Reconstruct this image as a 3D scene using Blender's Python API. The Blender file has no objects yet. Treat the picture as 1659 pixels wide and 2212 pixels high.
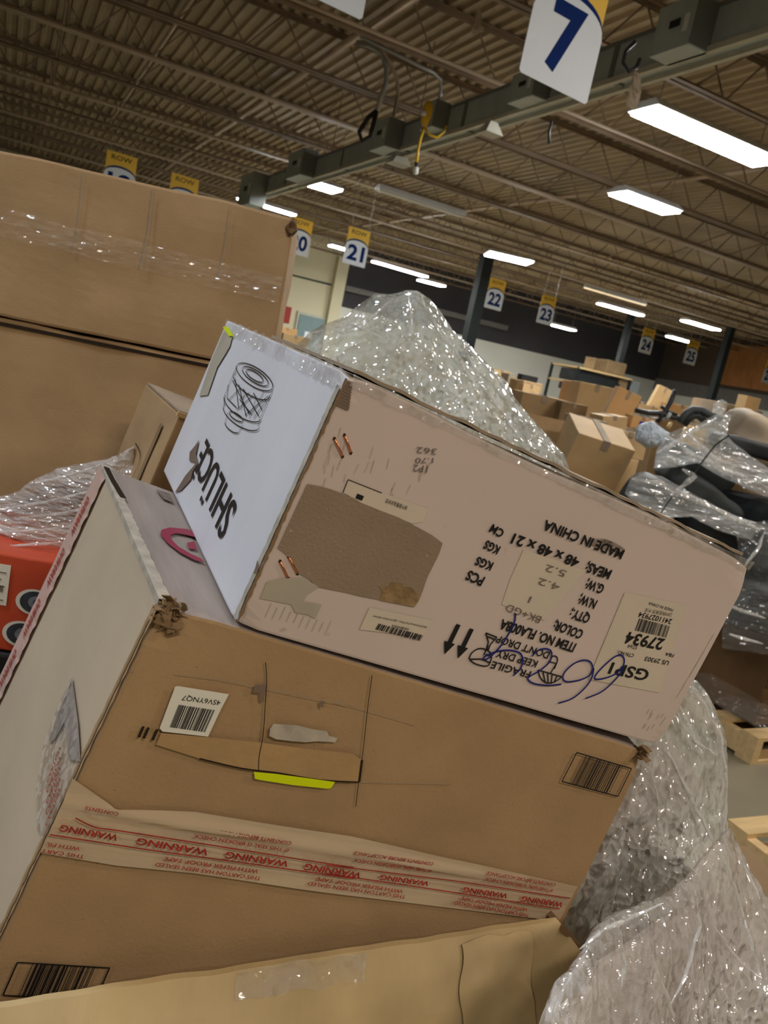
import bpy, bmesh, math, random
from mathutils import Vector, Matrix, noise
random.seed(7)
S = bpy.context.scene
COL = S.collection
# ------------------------------------------------------------------ camera
CAM_R = ((0.88977308, -0.40809313, 0.20436209), (0.10342391, -0.25583248, -0.96117284), (0.44453049, 0.87636165, -0.18542627))
RX, DN, FW = [Vector(r) for r in CAM_R]          # right, down, forward in world axes
EYE = Vector((0, 0, 1.45))
cd = bpy.data.cameras.new('camera'); cam = bpy.data.objects.new('camera', cd); COL.objects.link(cam)
m3 = Matrix((RX, -DN, -FW)).transposed()
cam.matrix_world = Matrix.Translation(EYE) @ m3.to_4x4()
cd.sensor_fit = 'VERTICAL'; cd.sensor_height = 36; cd.lens = 1745 * 36 / 2212
cd.clip_start = 0.02; cd.clip_end = 120
cd.dof.use_dof = True; cd.dof.focus_distance = 0.72; cd.dof.aperture_fstop = 15.0
S.camera = cam
# ------------------------------------------------------------------ world, exposure
w = bpy.data.worlds.new('world'); S.world = w; w.use_nodes = True
w.node_tree.nodes['Background'].inputs[0].default_value = (0.5, 0.45, 0.4, 1)
w.node_tree.nodes['Background'].inputs[1].default_value = 0.02
S.view_settings.view_transform = 'Standard'; S.view_settings.look = 'None'
S.view_settings.exposure = 0.0; S.view_settings.gamma = 1.0; S.view_settings.use_curve_mapping = False
LAMP_STRENGTH = 120.0
# unseen lamps added to light the near cartons warm and cool: x, y, colour, power
ADDED_LAMPS = [(-1.6, 1.2, (0.80, 0.88, 1.0), 80), (-4.5, 5.0, (0.86, 0.92, 1.0), 130), (0.6, -2.6, (1.0, 0.85, 0.72), 92),
             (4.4, -1.6, (1.0, 0.89, 0.78), 95), (-4.5, -3.5, (1.0, 0.92, 0.84), 100), (4.5, 1.8, (1.0, 0.95, 0.9), 95)]

def at(u, v, t):
    """point seen at photo position (u, v), t metres along the view axis"""
    return EYE + (RX * ((u - 829.5) / 1745) + DN * ((v - 1106) / 1745) + FW) * t
def at_z(u, v, z):
    d = RX * ((u - 829.5) / 1745) + DN * ((v - 1106) / 1745) + FW
    return EYE + d * ((z - EYE.z) / d.z)
# ------------------------------------------------------------------ materials
MATS = {}
def mat(name, col, rough=0.7, spec=0.3, metal=0.0, var=0.12, vscale=6.0, bump=0.0, bscale=60.0, emit=None, es=0.0, coat=0.0, stretch=(1, 1, 1), spots=None, dirt=None):
    m = bpy.data.materials.new(name); m.use_nodes = True; nt = m.node_tree; N = nt.nodes; L = nt.links
    b = N['Principled BSDF']
    b.inputs['Roughness'].default_value = rough; b.inputs['Metallic'].default_value = metal
    b.inputs['Specular IOR Level'].default_value = spec
    if coat: b.inputs['Coat Weight'].default_value = coat; b.inputs['Coat Roughness'].default_value = 0.18
    tc = N.new('ShaderNodeTexCoord'); mp = N.new('ShaderNodeMapping'); mp.inputs['Scale'].default_value = stretch
    L.new(tc.outputs['Object'], mp.inputs['Vector'])
    n1 = N.new('ShaderNodeTexNoise'); n1.inputs['Scale'].default_value = vscale; n1.inputs['Detail'].default_value = 6
    L.new(mp.outputs[0], n1.inputs['Vector'])
    cr = N.new('ShaderNodeValToRGB'); c = Vector(col)
    cr.color_ramp.elements[0].position = 0.3; cr.color_ramp.elements[1].position = 0.7
    cr.color_ramp.elements[0].color = (*(c * (1 - var)), 1); cr.color_ramp.elements[1].color = (*(c * (1 + var * 0.6)), 1)
    L.new(n1.outputs['Fac'], cr.inputs['Fac']); last = cr.outputs[0]
    if spots:                                     # sparse flecks: colour, scale, threshold
        n2 = N.new('ShaderNodeTexNoise'); n2.inputs['Scale'].default_value = spots[1]; n2.inputs['Detail'].default_value = 3
        L.new(mp.outputs[0], n2.inputs['Vector'])
        r2 = N.new('ShaderNodeValToRGB'); r2.color_ramp.elements[0].position = spots[2]; r2.color_ramp.elements[1].position = spots[2] + 0.05
        r2.color_ramp.elements[0].color = (0, 0, 0, 1)
        L.new(n2.outputs['Fac'], r2.inputs['Fac'])
        mx = N.new('ShaderNodeMixRGB'); mx.inputs[2].default_value = (*spots[0], 1)
        L.new(r2.outputs[0], mx.inputs[0]); L.new(last, mx.inputs[1]); last = mx.outputs[0]
    L.new(last, b.inputs['Base Color'])
    if bump:
        n3 = N.new('ShaderNodeTexNoise'); n3.inputs['Scale'].default_value = bscale; n3.inputs['Detail'].default_value = 4
        L.new(mp.outputs[0], n3.inputs['Vector'])
        bp = N.new('ShaderNodeBump'); bp.inputs['Strength'].default_value = bump; bp.inputs['Distance'].default_value = 0.004
        L.new(n3.outputs['Fac'], bp.inputs['Height']); L.new(bp.outputs[0], b.inputs['Normal'])
    if emit: b.inputs['Emission Color'].default_value = (*emit, 1); b.inputs['Emission Strength'].default_value = es
    MATS[name] = m; return m
def film_mat(name, tint, lo, hi, scale, stretch=(1, 1, 1), rough=0.10, glint=0.9, cells=110.0):
    """creased clear stretch film: see-through sheet, milky creases, small facets that each mirror the lamps"""
    m = bpy.data.materials.new(name); m.use_nodes = True; nt = m.node_tree; N = nt.nodes; L = nt.links
    b = N['Principled BSDF']; out = N['Material Output']
    b.inputs['Base Color'].default_value = (*tint, 1); b.inputs['Roughness'].default_value = rough
    b.inputs['Specular IOR Level'].default_value = 1.0
    b.inputs['Coat Weight'].default_value = 1.0; b.inputs['Coat Roughness'].default_value = 0.05; b.inputs['Coat IOR'].default_value = 1.9
    tc = N.new('ShaderNodeTexCoord'); mp = N.new('ShaderNodeMapping'); mp.inputs['Scale'].default_value = stretch
    L.new(tc.outputs['Object'], mp.inputs['Vector'])
    n = N.new('ShaderNodeTexNoise'); n.inputs['Scale'].default_value = scale; n.inputs['Detail'].default_value = 8; n.inputs['Roughness'].default_value = 0.7; n.inputs['Distortion'].default_value = 1.6
    L.new(mp.outputs[0], n.inputs['Vector'])
    mr = N.new('ShaderNodeMapRange'); mr.inputs[1].default_value = 0.36; mr.inputs[2].default_value = 0.66; mr.inputs[3].default_value = lo; mr.inputs[4].default_value = hi
    n4 = N.new('ShaderNodeTexNoise'); n4.inputs['Scale'].default_value = scale * 0.28; n4.inputs['Detail'].default_value = 3; L.new(mp.outputs[0], n4.inputs['Vector'])
    av = N.new('ShaderNodeMath'); av.operation = 'MULTIPLY_ADD'; av.inputs[1].default_value = 0.75; L.new(n4.outputs['Fac'], av.inputs[0])
    hf = N.new('ShaderNodeMath'); hf.operation = 'MULTIPLY'; hf.inputs[1].default_value = 0.30; L.new(n.outputs['Fac'], hf.inputs[0]); L.new(hf.outputs[0], av.inputs[2]); L.new(av.outputs[0], mr.inputs[0])
    wn = N.new('ShaderNodeTexNoise'); wn.inputs['Scale'].default_value = cells * 0.22; wn.inputs['Detail'].default_value = 3
    L.new(mp.outputs[0], wn.inputs['Vector'])
    wm = N.new('ShaderNodeVectorMath'); wm.operation = 'MULTIPLY_ADD'; wm.inputs[1].default_value = (3.2 / cells,) * 3
    L.new(wn.outputs['Color'], wm.inputs[0]); L.new(mp.outputs[0], wm.inputs[2])
    vo = N.new('ShaderNodeTexVoronoi'); vo.inputs['Scale'].default_value = cells
    L.new(wm.outputs[0], vo.inputs['Vector'])
    sb = N.new('ShaderNodeVectorMath'); sb.operation = 'SUBTRACT'; sb.inputs[1].default_value = (.5, .5, .5); L.new(vo.outputs['Color'], sb.inputs[0])
    ge = N.new('ShaderNodeNewGeometry')
    ad = N.new('ShaderNodeVectorMath'); ad.operation = 'MULTIPLY_ADD'; ad.inputs[1].default_value = (glint,) * 3
    L.new(sb.outputs[0], ad.inputs[0]); L.new(ge.outputs['Normal'], ad.inputs[2])
    nm = N.new('ShaderNodeVectorMath'); nm.operation = 'NORMALIZE'; L.new(ad.outputs[0], nm.inputs[0])
    L.new(nm.outputs[0], b.inputs['Normal']); L.new(nm.outputs[0], b.inputs['Coat Normal'])
    tr = N.new('ShaderNodeBsdfTransparent'); mx = N.new('ShaderNodeMixShader')
    L.new(mr.outputs[0], mx.inputs[0]); L.new(tr.outputs[0], mx.inputs[1]); L.new(b.outputs[0], mx.inputs[2]); L.new(mx.outputs[0], out.inputs[0])
    MATS[name] = m; return m

KR = (0.40, 0.265, 0.135)
mat('kraft', KR, 0.75, 0.2, var=0.14, vscale=9, bump=0.12, bscale=300, spots=((0.26, 0.17, 0.09), 240, 0.72))
mat('kraft_band', (0.44, 0.285, 0.13), 0.75, 0.2, var=0.12, vscale=20, bump=0.2, bscale=120)
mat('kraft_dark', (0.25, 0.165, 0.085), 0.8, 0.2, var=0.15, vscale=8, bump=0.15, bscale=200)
mat('kraft_light', (0.56, 0.38, 0.19), 0.7, 0.25, var=0.1, vscale=5, bump=0.1, bscale=200)
mat('kraft_orange', (0.62, 0.36, 0.15), 0.7, 0.25, var=0.1, vscale=5)
mat('kraft_grey', (0.33, 0.26, 0.185), 0.75, 0.2, var=0.14, vscale=9, bump=0.12, bscale=300)
mat('kraft_torn', (0.30, 0.225, 0.155), 0.9, 0.1, var=0.1, vscale=14, bump=0.25, bscale=380, spots=((0.42, 0.33, 0.24), 150, 0.70))
mat('kraft_yellow', (0.53, 0.40, 0.20), 0.6, 0.4, var=0.22, vscale=7, bump=0.3, bscale=22, stretch=(1.6, 0.5, 1))
mat('corrugate', (0.30, 0.20, 0.10), 0.9, 0.1, var=0.35, vscale=60, bump=0.6, bscale=150)
mat('white_cool_lit', (0.70, 0.71, 0.75), 0.42, 0.4, var=0.05, vscale=12, bump=0.10, bscale=110, stretch=(1, 1, 0.25))  # lamp drawing end: cool light tinted into the white board
mat('white_warm_lit', (0.62, 0.515, 0.46), 0.34, 0.45, var=0.06, vscale=5, bump=0.06, bscale=40, spots=((0.48, 0.39, 0.33), 42, 0.70))  # lettered front: warm light tinted into the white board, flecks its own
mat('label_cream', (0.62, 0.54, 0.43), 0.4, 0.4, var=0.04, vscale=20)
mat('grey_liner', (0.43, 0.385, 0.30), 0.6, 0.3, var=0.12, vscale=25)
mat('dirty_white', (0.54, 0.44, 0.31), 0.6, 0.3, var=0.09, vscale=7, bump=0.08, bscale=60)
mat('mauve_board', (0.33, 0.275, 0.24), 0.6, 0.3, var=0.16, vscale=16, bump=0.15, bscale=80, stretch=(3, 0.4, 1))
mat('label_white', (0.78, 0.76, 0.66), 0.4, 0.4, var=0.02)
mat('ink', (0.012, 0.011, 0.012), 0.5, 0.3, var=0)
mat('ink_faded', (0.20, 0.165, 0.13), 0.6, 0.2, var=0.5, vscale=300)
mat('pencil', (0.16, 0.13, 0.12), 0.6, 0.2, var=0.1)
mat('smudge', (0.28, 0.22, 0.18), 0.6, 0.2, var=0.7, vscale=160)
mat('blue_ink', (0.008, 0.012, 0.16), 0.4, 0.4, var=0)
mat('red_print', (0.36, 0.03, 0.02), 0.5, 0.3, var=0.35, vscale=120)
mat('crimson', (0.28, 0.02, 0.05), 0.5, 0.3, var=0.1)
mat('copper', (0.75, 0.27, 0.11), 0.25, 0.6, metal=1.0, var=0)
mat('dark_hole', (0.03, 0.02, 0.012), 0.9, 0.1, var=0)
mat('neon', (0.68, 0.80, 0.0), 0.5, 0.3, var=0.03)
mat('residue', (0.47, 0.42, 0.34), 0.7, 0.2, var=0.25, vscale=60)
mat('tape_clear', (0.56, 0.43, 0.28), 0.10, 0.8, var=0.08, vscale=10, bump=0.35, bscale=18, coat=1.0, stretch=(0.4, 1, 3))
mat('tape_grey', (0.36, 0.31, 0.28), 0.3, 0.5, var=0.2, vscale=40)
mat('tape_pink', (0.60, 0.42, 0.36), 0.3, 0.5, var=0.06)
mat('deck', (0.42, 0.32, 0.20), 0.6, 0.3, var=0.22, vscale=0.9)
mat('joist', (0.25, 0.17, 0.11), 0.6, 0.3, var=0.2, vscale=3)
mat('joist_pale', (0.52, 0.40, 0.29), 0.5, 0.3, var=0.15, vscale=2)
mat('galv', (0.42, 0.47, 0.47), 0.5, 0.5, metal=0.0, var=0.12, vscale=5)
mat('galv_dark', (0.16, 0.17, 0.165), 0.5, 0.4, metal=0.0, var=0.1)
mat('cream_strip', (0.52, 0.50, 0.42), 0.5, 0.3, var=0.08)
mat('conduit', (0.36, 0.36, 0.34), 0.3, 0.5, metal=0.6, var=0.05)
mat('rubber_black', (0.015, 0.015, 0.016), 0.5, 0.4, var=0)
mat('yellow_plastic', (0.80, 0.50, 0.03), 0.35, 0.5, var=0.03)
mat('plastic_white', (0.75, 0.75, 0.73), 0.4, 0.4, var=0.02)
mat('sign_white', (0.82, 0.87, 0.93), 0.6, 0.2, var=0.02)
mat('sign_navy', (0.010, 0.03, 0.15), 0.8, 0.05, var=0)
mat('sign_yellow', (0.92, 0.58, 0.08), 0.6, 0.2, var=0.03)
mat('sign_brown', (0.16, 0.09, 0.02), 0.5, 0.3, var=0)
mat('string', (0.3, 0.27, 0.22), 0.6, 0.3, var=0)
mat('lamp_housing', (0.72, 0.74, 0.78), 0.4, 0.4, var=0.02)
mat('lamp_off', (0.60, 0.58, 0.52), 0.4, 0.4, var=0.05)
mat('lamp_on', (1, 1, 1), 0.5, 0.2, var=0, emit=(0.97, 1.0, 0.98), es=LAMP_STRENGTH)
mat('lamp_on_warm', (1, 1, 1), 0.5, 0.2, var=0, emit=(1.0, 0.84, 0.62), es=LAMP_STRENGTH * 0.6)
mat('lamp_dim', (1, 1, 1), 0.5, 0.2, var=0, emit=(1.0, 0.72, 0.38), es=0.9)
mat('concrete', (0.25, 0.225, 0.155), 0.35, 0.4, var=0.18, vscale=1.6, bump=0.05, bscale=30)
mat('wall_cream', (0.66, 0.60, 0.42), 0.8, 0.2, var=0.05, vscale=0.6)
mat('wall_white', (0.66, 0.65, 0.58), 0.8, 0.2, var=0.05, vscale=0.6)
mat('wall_dark', (0.055, 0.052, 0.055), 0.8, 0.2, var=0.15, vscale=0.5)
mat('wall_brown', (0.085, 0.062, 0.045), 0.8, 0.2, var=0.15, vscale=0.5)
mat('beam_grey', (0.16, 0.15, 0.14), 0.7, 0.3, var=0.1)
mat('plywood', (0.36, 0.15, 0.045), 0.7, 0.3, var=0.2, vscale=1.2, stretch=(1, 4, 1))
mat('door_grey', (0.20, 0.28, 0.29), 0.5, 0.3, var=0.05)
mat('steel_dark', (0.012, 0.016, 0.017), 0.6, 0.3, var=0.1)
mat('wood', (0.66, 0.47, 0.23), 0.7, 0.3, var=0.15, vscale=5, stretch=(1, 8, 8))
mat('wood_dark', (0.14, 0.075, 0.03), 0.7, 0.3, var=0.3, vscale=5)
mat('fabric_black', (0.016, 0.019, 0.020), 0.6, 0.4, var=0.25, vscale=9, bump=0.3, bscale=12)
mat('fabric_grey', (0.045, 0.052, 0.052), 0.6, 0.4, var=0.3, vscale=6, bump=0.3, bscale=12)
mat('fabric_beige', (0.47, 0.38, 0.275), 0.7, 0.3, var=0.15, vscale=8, bump=0.5, bscale=10)
mat('foam_pale', (0.60, 0.58, 0.46), 0.6, 0.3, var=0.12, vscale=8, bump=0.3, bscale=20)
mat('stuff_brown', (0.20, 0.14, 0.10), 0.6, 0.4, var=0.3, vscale=10, bump=0.5, bscale=25)
mat('stuff_mauve', (0.52, 0.46, 0.43), 0.6, 0.4, var=0.2, vscale=6, bump=0.3, bscale=15)
mat('orange_red', (0.56, 0.075, 0.03), 0.4, 0.4, var=0.06, vscale=10)
mat('cone_dark', (0.04, 0.05, 0.065), 0.4, 0.4, var=0.3, vscale=60)
mat('cone_grey', (0.20, 0.22, 0.25), 0.4, 0.4, var=0.3, vscale=60)
mat('purple', (0.06, 0.04, 0.30), 0.5, 0.3, var=0.1)
mat('bag_blue', (0.46, 0.53, 0.60), 0.35, 0.5, var=0.15, vscale=14, bump=0.6, bscale=25)
film_mat('film', (0.74, 0.78, 0.72), 0.16, 0.78, 22, stretch=(1, 1, 0.6), glint=1.0, cells=150)
film_mat('film_fold', (0.86, 0.87, 0.85), 0.10, 0.75, 60, glint=0.8, cells=120)
film_mat('film_front', (0.84, 0.83, 0.81), 0.28, 0.86, 22, stretch=(1, 1, 0.35), glint=1.1, cells=190)
film_mat('film_streak', (0.78, 0.73, 0.69), 0.20, 0.85, 12, stretch=(0.35, 0.35, 2.6), glint=0.9, cells=70)
film_mat('film_side', (0.84, 0.87, 0.83), 0.20, 0.84, 22, stretch=(1, 1, 0.4), glint=1.05, cells=170)
film_mat('film_far', (0.70, 0.73, 0.73), 0.0, 0.60, 4, stretch=(0.3, 0.3, 3.4), glint=0.6, cells=34)
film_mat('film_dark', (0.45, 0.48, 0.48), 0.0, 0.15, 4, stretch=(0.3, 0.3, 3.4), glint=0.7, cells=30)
film_mat('film_tape', (0.72, 0.68, 0.64), 0.04, 0.42, 60, glint=0.9, cells=170)
film_mat('film_faint', (0.72, 0.62, 0.50), 0.0, 0.22, 30, stretch=(.5, .5, 3), glint=0.9, cells=120)
# ------------------------------------------------------------------ object helpers
def tag(o, label=None, cat=None, group=None, kind=None):
    if label: o['label'] = label
    if cat: o['category'] = cat
    if group: o['group'] = group
    if kind: o['kind'] = kind
    return o
def empty(name, M, label, cat, group=None):
    o = bpy.data.objects.new(name, None); COL.objects.link(o); o.empty_display_size = 0.05
    o.matrix_world = M if isinstance(M, Matrix) else Matrix.Translation(M)
    return tag(o, label, cat, group)
def mesh(name, verts, faces, mats, parent=None, M=None, smooth=False, fm=None):
    me = bpy.data.meshes.new(name); me.from_pydata([tuple(v) for v in verts], [], faces)
    for mm in (mats if isinstance(mats, (list, tuple)) else [mats]): me.materials.append(MATS[mm])
    if fm:
        for p, k in zip(me.polygons, fm): p.material_index = k
    if smooth:
        for p in me.polygons: p.use_smooth = True
    me.update()
    o = bpy.data.objects.new(name, me); COL.objects.link(o)
    if parent is not None: o.parent = parent
    if M is not None: o.matrix_world = M
    return o
def frm(bm, name, mats, parent=None, M=None, smooth=False):
    me = bpy.data.meshes.new(name); bm.to_mesh(me); bm.free()
    for mm in (mats if isinstance(mats, (list, tuple)) else [mats]): me.materials.append(MATS[mm])
    if smooth:
        for p in me.polygons: p.use_smooth = True
    o = bpy.data.objects.new(name, me); COL.objects.link(o)
    if parent is not None: o.parent = parent
    if M is not None: o.matrix_world = M
    return o
class MB:
    def __init__(s): s.v = []; s.f = []; s.m = []
    def add(s, v, f, k=0):
        n = len(s.v); s.v += [tuple(x) for x in v]; s.f += [tuple(i + n for i in q) for q in f]; s.m += [k] * len(f); return s
    def box(s, x0, x1, y0, y1, z0, z1, k=0, M=None):
        v = [Vector((x, y, z)) for x in (x0, x1) for y in (y0, y1) for z in (z0, z1)]
        if M is not None: v = [M @ p for p in v]
        return s.add(v, [(0, 1, 3, 2), (4, 6, 7, 5), (0, 4, 5, 1), (2, 3, 7, 6), (0, 2, 6, 4), (1, 5, 7, 3)], k)
    def tube(s, pts, r, n=8, k=0, cap=True):
        pts = [Vector(p) for p in pts]; rings = []; prev = None
        for i, p in enumerate(pts):
            d = (pts[min(i + 1, len(pts) - 1)] - pts[max(i - 1, 0)]).normalized()
            if prev is None:
                a = d.orthogonal().normalized()
            else:
                a = (prev - d * prev.dot(d)); a = a.normalized() if a.length > 1e-6 else d.orthogonal().normalized()
            prev = a; b = d.cross(a); rr = r[i] if isinstance(r, (list, tuple)) else r
            rings.append([p + (a * math.cos(2 * math.pi * j / n) + b * math.sin(2 * math.pi * j / n)) * rr for j in range(n)])
        v = [q for g in rings for q in g]; f = []
        for i in range(len(rings) - 1):
            for j in range(n): f.append((i * n + j, i * n + (j + 1) % n, (i + 1) * n + (j + 1) % n, (i + 1) * n + j))
        if cap: f.append(tuple(range(n - 1, -1, -1))); f.append(tuple((len(rings) - 1) * n + j for j in range(n)))
        return s.add(v, f, k)
    def build(s, name, mats, parent=None, M=None, smooth=False): return mesh(name, s.v, s.f, mats, parent, M, smooth, s.m)
def rot(yaw=0, pitch=0, roll=0):
    return Matrix.Rotation(math.radians(yaw), 4, 'Z') @ Matrix.Rotation(math.radians(pitch), 4, 'X') @ Matrix.Rotation(math.radians(roll), 4, 'Y')
def box_bm(w, d, h, bev=0.004, cuts=4, wob=0.0, seed=0, warp=None, facemat=None, segs=2):
    """carton shell 0..w, 0..d, 0..h with soft edges and slightly wavy walls"""
    bm = bmesh.new(); bmesh.ops.create_cube(bm, size=1.0)
    for v in bm.verts: v.co = Vector(((v.co.x + .5) * w, (v.co.y + .5) * d, (v.co.z + .5) * h))
    if cuts: bmesh.ops.subdivide_edges(bm, edges=bm.edges[:], cuts=cuts, use_grid_fill=True)
    if bev:
        ed = [e for e in bm.edges if len(e.link_faces) == 2 and e.calc_face_angle(0) > 0.5]
        bmesh.ops.bevel(bm, geom=ed, offset=bev, segments=segs, affect='EDGES', profile=0.6)
    if facemat:
        for f in bm.faces: f.material_index = facemat(f.normal)
    off = Vector((seed * 3.1, seed * 1.7, seed))
    for v in bm.verts:
        if wob: v.co += noise.noise_vector(v.co * 7 / max(w, .3) + off) * wob
        if warp: v.co = warp(v.co)
    for f in bm.faces: f.smooth = False
    return bm
def text2d(s, bold=0.0, narrow=1.0):
    cu = bpy.data.curves.new('t', 'FONT'); cu.body = s; cu.size = 1.0; cu.offset = bold; cu.resolution_u = 3
    o = bpy.data.objects.new('t', cu); COL.objects.link(o)
    dg = bpy.context.evaluated_depsgraph_get(); dg.update()
    me = bpy.data.meshes.new_from_object(o.evaluated_get(dg))
    v = [x.co.copy() for x in me.vertices]; f = [tuple(p.vertices) for p in me.polygons]
    bpy.data.objects.remove(o); bpy.data.curves.remove(cu); bpy.data.meshes.remove(me)
    if not v: return [], []
    x0 = min(p.x for p in v); x1 = max(p.x for p in v); 
    return [((p.x - x0) / max(x1 - x0, 1e-6), p.y / 0.69) for p in v], f
def put_text(mb, s, p0, p1, cap, bold, to3, up=-1, k=0):
    """s laid from p0 to p1 on a face; the letters rise towards up*second axis"""
    v, f = text2d(s, bold)
    if not v: return
    d = Vector(p1) - Vector(p0); n = Vector((-d.y, d.x)).normalized()
    if n.y * up < 0: n = -n
    mb.add([to3((p0[0] + d.x * x + n.x * cap * y, p0[1] + d.y * x + n.y * cap * y)) for x, y in v], f, k)
def poly(mb, pts, to3, k=0, h=0.0):
    bm = bmesh.new(); vs = [bm.verts.new(to3(p)) for p in pts]; bm.faces.new(vs).normal_update()
    r = bmesh.ops.triangulate(bm, faces=bm.faces[:]); bm.verts.index_update()
    mb.add([v.co.copy() for v in bm.verts], [tuple(x.index for x in f.verts) for f in bm.faces], k); bm.free()
def ribbon(mb, pts, wd, to3, k=0):
    pts = [Vector(p) for p in pts]
    if len(pts) > 3:                                 # Catmull-Rom smoothing
        q = []
        for i in range(len(pts) - 1):
            a, b, c, d = pts[max(i - 1, 0)], pts[i], pts[i + 1], pts[min(i + 2, len(pts) - 1)]
            for j in range(5):
                t = j / 5; q.append(0.5 * ((2 * b) + (c - a) * t + (2 * a - 5 * b + 4 * c - d) * t * t + (3 * b - a - 3 * c + d) * t ** 3))
        q.append(pts[-1]); pts = q
    v = []
    for i, p in enumerate(pts):
        d = pts[min(i + 1, len(pts) - 1)] - pts[max(i - 1, 0)]
        n = Vector((-d.y, d.x)); n = n.normalized() * wd / 2 if n.length > 0 else Vector((wd / 2, 0))
        v += [to3(p + n), to3(p - n)]
    mb.add(v, [(2 * i, 2 * i + 1, 2 * i + 3, 2 * i + 2) for i in range(len(pts) - 1)], k)
def barcode(mb, c, to3, seed=1, n=30, k=0, lo=0.0, hi=1.0):
    """c: four corners (first edge runs along the bars' sequence), bars drawn between lo and hi of it"""
    rnd = random.Random(seed); a, b, d, e = [Vector(x) for x in c]
    ws = [rnd.choice((1, 1, 2, 3)) for _ in range(2 * n)]; t = sum(ws); x = 0
    for i, q in enumerate(ws):
        if i % 2 == 0:
            s0 = lo + (hi - lo) * x / t; s1 = lo + (hi - lo) * (x + q) / t
            P = [a.lerp(b, s0), a.lerp(b, s1), d.lerp(e, s1) if False else e.lerp(d, s1), e.lerp(d, s0)]
            mb.add([to3(p) for p in P], [(0, 1, 2, 3)], k)
        x += q
def mound(name, outline, t0, front, back, material, parent=None, label=None, cat=None, rings=46, seg=200, crumple=0.006, freq=24, seed=0, cpx=None, tfun=None, smooth=False, profile=0.5, stretch=(1, 1, 1)):
    """closed lumpy volume: outline traced in the photo, given its own distance, real size and depth"""
    pts = [Vector(p) for p in outline]; L = [0]
    for i in range(len(pts)): L.append(L[-1] + (pts[(i + 1) % len(pts)] - pts[i]).length)
    ring = []
    for j in range(seg):
        s = L[-1] * j / seg; i = max(k for k in range(len(pts)) if L[k] <= s)
        ring.append(pts[i].lerp(pts[(i + 1) % len(pts)], (s - L[i]) / max(L[i + 1] - L[i], 1e-6)))
    c = Vector(cpx) if cpx else sum(ring, Vector((0, 0))) / seg
    off = Vector((seed * 5.3, seed * 2.1, seed * 9.7)); v = []; f = []
    def P(uv, r, side):
        t = (tfun(uv) if tfun else t0)
        hh = max(0.0, 1 - r * r) ** profile
        t = t - side * (front if side > 0 else back) * hh
        p = at(uv.x, uv.y, t)
        q = Vector((p.x * stretch[0], p.y * stretch[1], p.z * stretch[2])) * freq + off
        fold = abs(noise.noise(Vector((q.x * .55, q.y * .55, q.z * .16)) + off)) * 2.6
        a = noise.noise(q); b_ = abs(noise.noise(q * 2.3)); fine = abs(noise.noise(q * 5.1)) * .5
        return p + FW * ((fold + b_ * .7 + fine - a * .4) * crumple * (0.35 + 0.65 * hh)) + noise.noise_vector(q * 2.0) * crumple * 0.3
    for side in (1, -1):
        base = len(v); R_ = rings if side > 0 else max(8, rings // 4)
        rr = [R_ - i for i in range(R_)]
        if side > 0:
            for i in rr:
                for p in ring: v.append(P(c.lerp(p, i / R_), i / R_, 1))
            v.append(P(c, 0, 1)); o = 0
            for i in range(R_ - 1):
                for j in range(seg): f.append((i * seg + j, i * seg + (j + 1) % seg, (i + 1) * seg + (j + 1) % seg, (i + 1) * seg + j))
            for j in range(seg): f.append(((R_ - 1) * seg + j, (R_ - 1) * seg + (j + 1) % seg, R_ * seg))
        else:
            for i in rr[1:]:
                for p in ring: v.append(P(c.lerp(p, i / R_), i / R_, -1))
            v.append(P(c, 0, -1)); prev = 0
            for i in range(R_ - 1):
                cur = base + i * seg
                for j in range(seg): f.append((prev + (j + 1) % seg, prev + j, cur + j, cur + (j + 1) % seg))
                prev = cur
            for j in range(seg): f.append((prev + (j + 1) % seg, prev + j, base + (R_ - 1) * seg))
    org = at(c.x, c.y, t0); v = [p - org for p in v]
    o = mesh(name, v, f, material, None, None, smooth); o.location = org
    if parent is not None:
        o.parent = parent; o.matrix_parent_inverse = parent.matrix_world.inverted()
    if label: tag(o, label, cat)
    return o
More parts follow.
